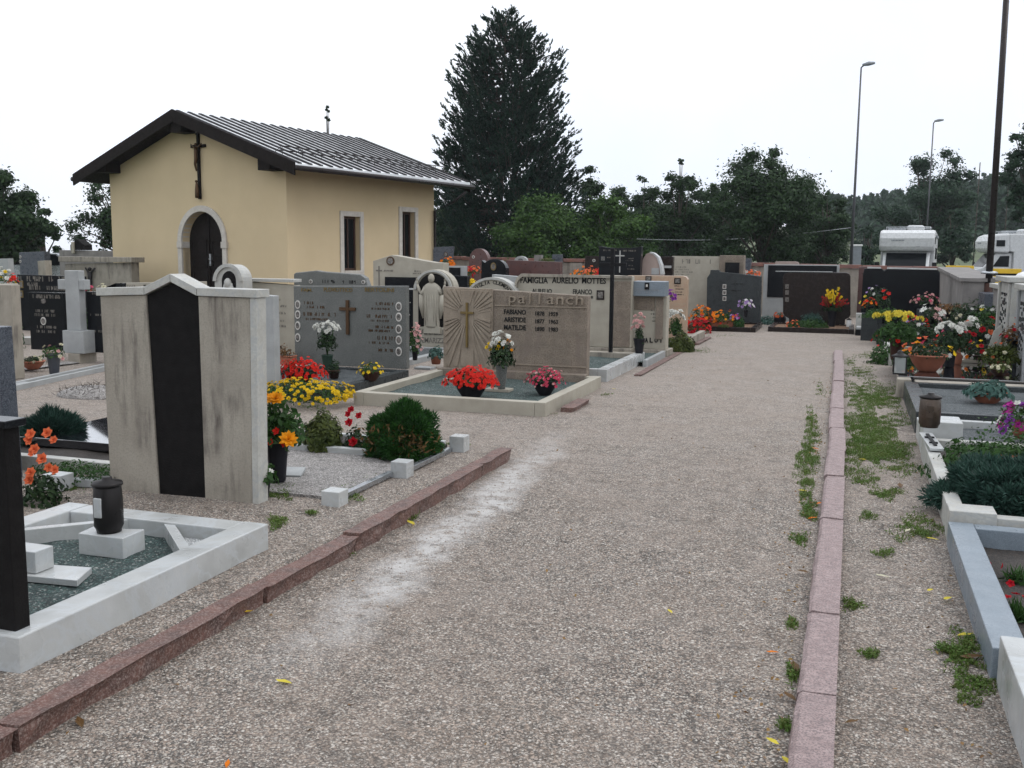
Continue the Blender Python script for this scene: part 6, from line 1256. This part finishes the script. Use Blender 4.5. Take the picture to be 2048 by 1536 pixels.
# graves beyond the slab on the right: dense flowers
for (px_, py_, v_, pr_, ph_, nl_, leaf_, fl_, lab) in (
    (1848, 660, 16.4, .3, .34, 500, 'plantdark', [('pink', 16, .045, 'cup', None), ('white', 10, .05, 'pom', None)], 'dark leafy planting with pink and white flowers behind the terracotta bowl'),
    (1865, 632, 17.6, .2, .3, 300, 'plantdark', [('white', 8, .09, 'daisy', (0, .05, .9)), ('palepink', 5, .09, 'daisy', (0, 0, .8)), ('crimson', 4, .06, 'rose', (-.2, -.1, .5))], 'white and pink lilies in a dark vase on the right hand row'),
    (1852, 606, 19.2, .24, .18, 160, 'plantdark', [('palepink', 34, .04, 'pom', None), ('pink', 10, .045, 'pom', None)], 'pale pink carnations against the wide dark headstone'),
    (1755, 590, 20.6, .28, .5, 500, 'plantdark', [('red', 4, .06, 'cup', (.16, .12, .4)), ('lemon', 4, .05, 'cup', (-.18, .05, .4)), ('white', 5, .05, 'cup', (0, .15, .5)), ('lilac', 8, .045, 'cup', None)], 'mixed bouquet of red yellow and lilac blooms before the wide dark headstone'),
    (1740, 612, 20.2, .12, .22, 60, 'plantdark', [('orange', 10, .05, 'cup', None), ('red', 14, .05, 'cup', None)], 'orange red spray hanging at the left end of the wide dark headstone'),
    (1772, 632, 19.4, .42, .22, 900, 'plant', [], 'low green hedge like plant before the wide dark headstone'),
    (1777, 690, 15.9, .3, .45, 900, 'plant', [('red', 4, .035, 'cup', None)], 'leafy green plant at the left front of the right hand row'),
    (1900, 622, 18.2, .3, .2, 260, 'thujabrown', [], 'reddish brown low shrub near the end of the side wall'),
    (1940, 622, 17.2, .35, .5, 800, 'plantdark', [('cream', 9, .05, 'pom', None), ('white', 6, .05, 'pom', None)], 'tall leafy plants with cream flowers left of the metal pole'),
    (1990, 630, 16.6, .38, .62, 1100, 'plant', [('white', 10, .05, 'pom', None), ('lemon', 5, .05, 'cup', None)], 'tall green plants with white blooms around the metal pole'),
    (1965, 660, 15.6, .26, .34, 360, 'plantdark', [('crimson', 6, .07, 'rose', None), ('salmon', 6, .06, 'cup', None), ('white', 4, .05, 'pom', None)], 'red roses with foliage left of the carved pale headstone'),
    (1820, 655, 17.0, .2, .16, 200, 'plantdark', [('red', 10, .05, 'rose', (.1, .05, 1)), ('lilac', 4, .05, 'cup', None)], 'row of dark flowers with red blooms at the middle of the right row'),
    (2028, 672, 14.0, .16, .3, 200, 'thujabrown', [('crimson', 10, .045, 'cup', None), ('orange', 6, .04, 'cup', None)], 'dark red and orange flowers at the foot of the carved pale headstone')):
    x_, z_ = W(px_, py_, v_); fl_ = [(c_, int(n_ * .8), r_ * .78, k_, e_) for c_, n_, r_, k_, e_ in fl_]; T = potted('flower_bunch', lab, 'flowers', (x_, v_, max(z_ - ph_ * .6, 0)), 'pot' if z_ > .45 else None, .08, .14, 'darkpot', pr_, ph_, nl=nl_, leaf=leaf_, ls=.06, fl=fl_, group='flowers on the right hand graves')
    if z_ - ph_ * .6 > .08: MB().box(-.14, .14, -.1, .1, -(max(z_ - ph_ * .6, 0)), -.002).build('stand', M_['darkgranite'], T, bevel=.004)
T = border('pale stone border of a flower filled grave on the right hand row', .55, 2.4, 15.6, 18.0, .16, 'oldmarble', .1, 'soil', .13)
T = border('dark granite border of the far flower filled grave on the right hand row', .5, 2.4, 18.4, 21.2, .16, 'darkgranite', .1, 'soil', .13)
S = Stone('headstone', 'wide blue black polished headstone with painted white sheen rims at the back right', 22.3, [(1726, 548), (1729, 537), (1764, 537), (1768, 542), (1774, 538), (1876, 540), (1880, 545), (1879, 600)], 'black', .3, 0, bevel=.015)
a = S.p(1735, 537); c = S.p(1762, 537); MB().box(a[0], c[0], -.01, .31, a[1] + .001, a[1] + .03).build('sheen_rim', M_['whitemarble'], S.T); a = S.p(1775, 538); c = S.p(1874, 540); MB().add([(a[0], -.01, a[1] + .002), (c[0], -.01, c[1] + .002), (c[0], .31, c[1] + .002), (a[0], .31, a[1] + .002), (a[0], -.01, a[1] + .03), (c[0], -.01, c[1] + .03), (c[0], .31, c[1] + .03), (a[0], .31, a[1] + .03)], [(0, 1, 5, 4), (4, 5, 6, 7), (1, 2, 6, 5), (2, 3, 7, 6), (3, 0, 4, 7)]).build('sheen_rim', M_['whitemarble'], S.T)  # white strips imitate the sky's gleam along the wet black top
S = Stone('headstone', 'dark red headstone edge at the left of the wide blue black one', 23.4, [(1718, 534), (1745, 533)], 'redgranite', .2, 0)
T = thing('marble_block', 'white marble step with black base at the foot of the wide blue black headstone', 'marble block', (W(1733, 635, 21.5)[0], 21.5, 0)); MB().box(-.2, .12, -.2, .3, .0, .12).build('base', M_['black'], T, bevel=.006); MB().box(-.18, .1, -.18, .25, .121, .17).build('top', M_['whitemarble'], T, bevel=.006); MB().box(-.2, -.05, .31, .5, 0, .42).build('upright', M_['oldmarble'], T, bevel=.006)
# carved pale headstone facing the path (its face looks along -x)
def side_stone(name, label, xf, v0_, v1_, h, m, thick=.2, carve=True):
    T = thing(name, label, 'headstone', (xf, v0_, 0)); L = v1_ - v0_
    MB().box(0, thick, 0, L, 0, h).build('slab', M_[m], T, bevel=.008); MB().box(-.06, thick + .06, -.05, L + .05, h + .001, h + .07).build('cap_slab', M_['oldmarble'], T, bevel=.006)
    if carve:
        [MB().box(-.03, -.001, q_, q_ + .1, .02, h - .02).build('pilaster', M_[m], T, bevel=.004) for q_ in (.03, L - .13)]; rr2 = random.Random(9); b = MB()
        for col in range(5):
            y = .2 + col * (L - .4) / 5; z = h - .15
            while z > .45: b.box(-.012, -.001, y + rr2.uniform(0, .03), y + rr2.uniform(.05, .12), z - rr2.uniform(.02, .06), z); z -= rr2.uniform(.06, .12)
        b.build('carved_relief', M_['darkgranite'], T)
    return T
xf = WX(1995, 558, 1.95)
side_stone('headstone', 'tall pale carved headstone facing the path at the right edge', 1.95, 14.4, 15.5, 1.27, 'oldmarble')
side_stone('headstone', 'pale headstone with dark panel cut by the right edge', 2.0, 13.2, 14.1, 1.2, 'greymarble', carve=True)
side_stone('headstone', 'low greenish grey headstone behind the tall pale carved one', 2.1, 16.2, 17.4, 1.12, 'concrete', carve=False)
T = thing('headstone', 'dark polished headstone behind the white chrysanthemums', 'headstone', (2.05, 18.0, 0)); MB().box(0, .2, 0, .9, 0, 1.0).build('slab', M_['bluedark'], T, bevel=.008)
T = thing('wrapped_bundle', 'white plastic wrapped bundle beyond the pale headstones at the right edge', 'wrapped bundle', (W(2046, 560, 18.5)[0] + .1, 18.5, 0)); MB().lathe([(.3, 0), (.34, .5), (.36, .95), (.3, 1.2), (.18, 1.33), (.05, 1.38)], seg=16).build('wrapping', M_['white'], T)
T = thing('paper_wrap', 'lilac white sheet of flower wrapping beside the red roses', 'flower wrapping', (W(1990, 668, 14.9)[0], 14.9, .3), R(20)); MB().prism([(-.1, 0), (.12, .02), (.1, .42), (-.02, .3)], 0, .006).build('sheet', P_['white'], T)

# ================================================================ GRASS, WEEDS, LOOSE STONES, LEAVES
def patch(lst, name, label, m='grass', L=(.008, .03), dens=3.3):
    out = []
    for px, py, rx, ry, n in lst:
        n = int(n * dens * (.62 if py > 1030 else 1)); a = rng.uniform(0, 6.283, n); r = rng.random(n) ** .7 * (1 + .35 * np.sin(a * 3 + px) + .2 * np.sin(a * 7 + py)); X = px + rx * r * np.cos(a); Y = py + ry * r * np.sin(a)
        pts = np.array([(*G(x, y, 0), 0) for x, y in zip(X, Y)]); pts[:, 2] = [rise(x, y) + .003 for x, y, _ in pts]
        cl = rng.random(n) < .35 + .6 * np.sin(pts[:, 0] * 23 + px) * np.cos(pts[:, 1] * 17)
        pts = pts[cl | (rng.random(n) < .12)]; n = len(pts); h = rng.uniform(L[0], L[1], n)
        out.append(blades(pts, dirs(n, .75), h, .006)[:, [0, 1, 2, 2]]); k = rng.random(n) < .3
        if k.any(): out.append(kites(pts[k] + np.array([0, 0, .006]) + rng.uniform(0, .012, (k.sum(), 1)) * np.array([0, 0, 1]), dirs(k.sum(), 2), .012, .7))
    o = quads(name, np.concatenate(out), 4, M_[m]); o['kind'] = 'stuff'; o['label'] = label; return o
patch([(1735, 885, 65, 55, 9000), (1750, 850, 65, 25, 3500), (1725, 790, 50, 32, 3500), (1765, 800, 38, 22, 2600), (1720, 745, 35, 14, 900), (1740, 712, 35, 8, 500), (1700, 725, 15, 8, 250), (1770, 905, 60, 18, 2200), (1720, 955, 45, 18, 900),
       (1775, 990, 30, 12, 500), (1735, 1035, 18, 9, 300), (1835, 1055, 50, 28, 1500), (1770, 1108, 22, 8, 260), (1704, 1212, 22, 12, 420), (1738, 1308, 22, 9, 200), (1930, 1310, 45, 40, 1600), (1950, 1380, 45, 28, 1500), (1885, 1298, 25, 9, 260), (1800, 940, 60, 12, 600)],
      'grass', 'grass and weeds growing in the gravel right of the pink kerb')
patch([(1612, 960, 22, 55, 2600), (1615, 905, 18, 35, 1300), (1622, 840, 12, 25, 500), (1600, 1080, 18, 14, 380), (1620, 1025, 16, 18, 420), (1583, 1253, 14, 12, 260), (1585, 1355, 14, 25, 260), (1570, 1450, 14, 14, 120), (1640, 780, 10, 15, 160), (1628, 870, 14, 30, 500)],
      'weeds', 'strip of weeds along the path side of the pink kerb')
patch([(545, 1012, 45, 14, 1300), (435, 995, 30, 14, 900), (690, 1015, 35, 14, 800), (555, 1075, 20, 14, 420), (625, 1056, 12, 4, 80), (820, 1035, 16, 9, 200), (745, 985, 15, 8, 100), (705, 1110, 8, 5, 60), (905, 908, 30, 5, 200), (300, 1000, 14, 5, 60), (150, 1000, 25, 12, 260), (610, 905, 20, 4, 90), (700, 912, 30, 4, 90), (80, 1460, 8, 5, 30), (1400, 702, 30, 5, 200), (1210, 790, 15, 3, 60), (1080, 826, 30, 3, 120), (620, 815, 25, 5, 90), (1450, 672, 40, 3, 90)],
      'weeds', 'small weeds sprouting in the gravel among the left hand graves')
# loose pebbles lying on the gravel close by
oct_ = np.array([(1, 0, 0), (-1, 0, 0), (0, 1, 0), (0, -1, 0), (0, 0, 1), (0, 0, -1)], float); of = [(0, 2, 4), (2, 1, 4), (1, 3, 4), (3, 0, 4), (2, 0, 5), (1, 2, 5), (3, 1, 5), (0, 3, 5)]
n = 26000; X = rng.uniform(-4.5, 1.2, n); Y = 2.2 + 6.5 * rng.random(n) ** 1.5
keep = ~((np.abs(X + .06) < .1) | ((X > .55) & (Y < 14)) | ((X < -2.44) & (X > -2.68)) | ((X < -2.74) & (Y < 4.35)) | ((X < -3.2) & (Y > 4.9))); X, Y = X[keep], Y[keep]; n = len(X)
sz = rng.uniform(.0025, .0065, n) * np.where(rng.random(n) < .04, 1.7, 1); rot = rng.uniform(0, 6.28, n)
V = oct_[None] * (sz[:, None, None] * rng.uniform(.6, 1.3, (n, 6, 1))) * np.array([1, 1, .65]); c_, s_ = np.cos(rot)[:, None], np.sin(rot)[:, None]
V = np.stack([V[..., 0] * c_ - V[..., 1] * s_, V[..., 0] * s_ + V[..., 1] * c_, V[..., 2]], 2); V += np.stack([X, Y, [rise(x, y) + bumpy(x, y) + .002 for x, y in zip(X, Y)]], 1)[:, None, :]
tri = V[:, np.array(of)].reshape(-1, 3, 3)
pm, pn, pb = newmat('loose pebbles'); g_ = pn.nodes.new('ShaderNodeTexNoise'); g_.inputs['Scale'].default_value = 60; tcn = pn.nodes.new('ShaderNodeTexCoord'); pn.links.new(tcn.outputs['Object'], g_.inputs['Vector'])
pn.links.new(ramp(pn, g_.outputs['Fac'], (.3, (.12, .10, .09)), (.42, (.30, .24, .21)), (.55, (.38, .34, .29)), (.7, (.5, .47, .42))), pb.inputs['Base Color']); pb.inputs['Roughness'].default_value = .6
o = quads('loose_pebbles', tri, 3, pm); o['kind'] = 'stuff'; o['label'] = 'loose pebbles lying on the gravel path'
# crumbs of dead leaf along the kerbs
n = 900; X = np.where(rng.random(n) < .6, rng.normal(-.2, .09, n), np.where(rng.random(n) < .5, rng.normal(.45, .12, n), rng.uniform(-2.4, 0, n))); Y = 2.3 + 12 * rng.random(n) ** 1.3
q = np.stack([X, Y, np.full(n, .012)], 1); q = q[(np.abs(X + .06) > .09)]; o = quads('leaf_litter', kites(q, dirs(len(q), 2.5), .02, .6), 4, M_['litter']); o['kind'] = 'stuff'; o['label'] = 'crumbs of dead leaf scattered along the pink kerb'
# fallen leaves
FL = [(493, 1229, 'yellow', 1), (568, 1370, 'lemon', 1.2), (1545, 1490, 'lemon', 1.1), (1572, 1528, 'lemon', 1), (1895, 1202, 'lemon', 1.3), (1930, 1275, 'lemon', 1.3), (1765, 1157, 'cream', 1.2), (1545, 1310, 'orange', .9), (1660, 1110, 'thujabrown', 1), (1945, 1320, 'thujabrown', 2), (1815, 1065, 'cream', 1.2), (1865, 1082, 'lemon', 1.2), (1605, 1148, 'thujabrown', 1.4), (1590, 1340, 'thujabrown', 1.6), (1725, 922, 'lemon', 1.2), (1860, 1185, 'lemon', 1), (1640, 1010, 'orange', 1.2), (1625, 1040, 'orange', 1.2), (1605, 985, 'lemon', 1.3), (1630, 900, 'orange', 1.3), (1800, 975, 'thujabrown', 2), (1703, 1450, 'thujabrown', 1), (455, 1535, 'orange', .8), (822, 1050, 'lemon', 1.6), (1340, 1228, 'lemon', .8), (1228, 780, 'lemon', 1), (160, 1452, 'thujabrown', 1.4), (1580, 1400, 'thujabrown', 1.3)]
where = {0: 'by the left kerb in the foreground', 1: 'alone on the lower middle of the path'}
labs = ['curled yellow leaf beside the red kerb in the foreground', 'pale yellow leaf alone on the path at the lower left', 'round yellow leaf beside the pink kerb near the bottom edge', 'greenish yellow leaf touching the kerb at the bottom edge', 'yellow leaf near the blue grey granite border', 'pale leaf beside the blue grey border above the brown leaf', 'cream leaf on the gravel right of the pink kerb', 'tiny orange petal on the path left of the kerb', 'brown leaf at the far joint of the pink kerb', 'large brown leaf in weeds beside the blue grey border', 'cream leaf in the weeds before the white corner block', 'yellow leaf at the foot of the white corner block', 'brown leaf pressed against the path side of the kerb', 'brown curled leaf in the lower kerbside weeds', 'yellow leaf on the front edge of the big grass patch', 'small yellow leaf in the gravel right of the kerb', 'orange leaf beside the upper kerbside weeds', 'orange leaf below the upper kerbside weeds', 'yellow leaf within the kerbside weeds', 'orange leaf high in the kerbside weeds', 'large rusty leaf before the rose bush', 'small brown leaf at the lower right gravel', 'orange petal at the bottom edge of the path', 'yellow leaf with weeds at the red kerb', 'faint pale leaf in the middle of the path', 'pale leaf at the corner of the white marble border', 'brown leaf below the red kerb in the lower left', 'brown leaf beside the kerb near the bottom right']
for (px, py, c_, s_), lb in zip(FL, labs):
    x, y = G(px, py, 0); z = rise(x, y) + .012; o_ = [(0, -1, 0), (.35, -.5, .12), (.5, .1, .2), (.3, .6, .15), (0, 1, .25), (-.3, .6, .1), (-.5, .1, .22), (-.35, -.5, .15)]
    b = MB().add([(a * .02 * s_, q * .03 * s_, k * .02 * s_) for a, q, k in o_] + [(0, 0, .002)], [(i, (i + 1) % 8, 8) for i in range(8)]); ob = b.build('fallen_leaf', P_[c_] if c_ in P_ else M_[c_], None, (x, y, z), rot=(0, 0, random.uniform(0, 6))); tag(ob, lb, 'leaf', 'fallen leaves')
# ================================================================ HAZE
hz = MB().box(-420, 430, -40, 345, -13, 45).build('haze', newmat('haze')[0]); hz['kind'] = 'stuff'
m = hz.data.materials[0]; n = m.node_tree; n.nodes.clear(); ou = n.nodes.new('ShaderNodeOutputMaterial'); pv = n.nodes.new('ShaderNodeVolumePrincipled')
pv.inputs['Color'].default_value = (.85, .9, .96, 1); pv.inputs['Density'].default_value = .00035; n.links.new(pv.outputs[0], ou.inputs['Volume'])
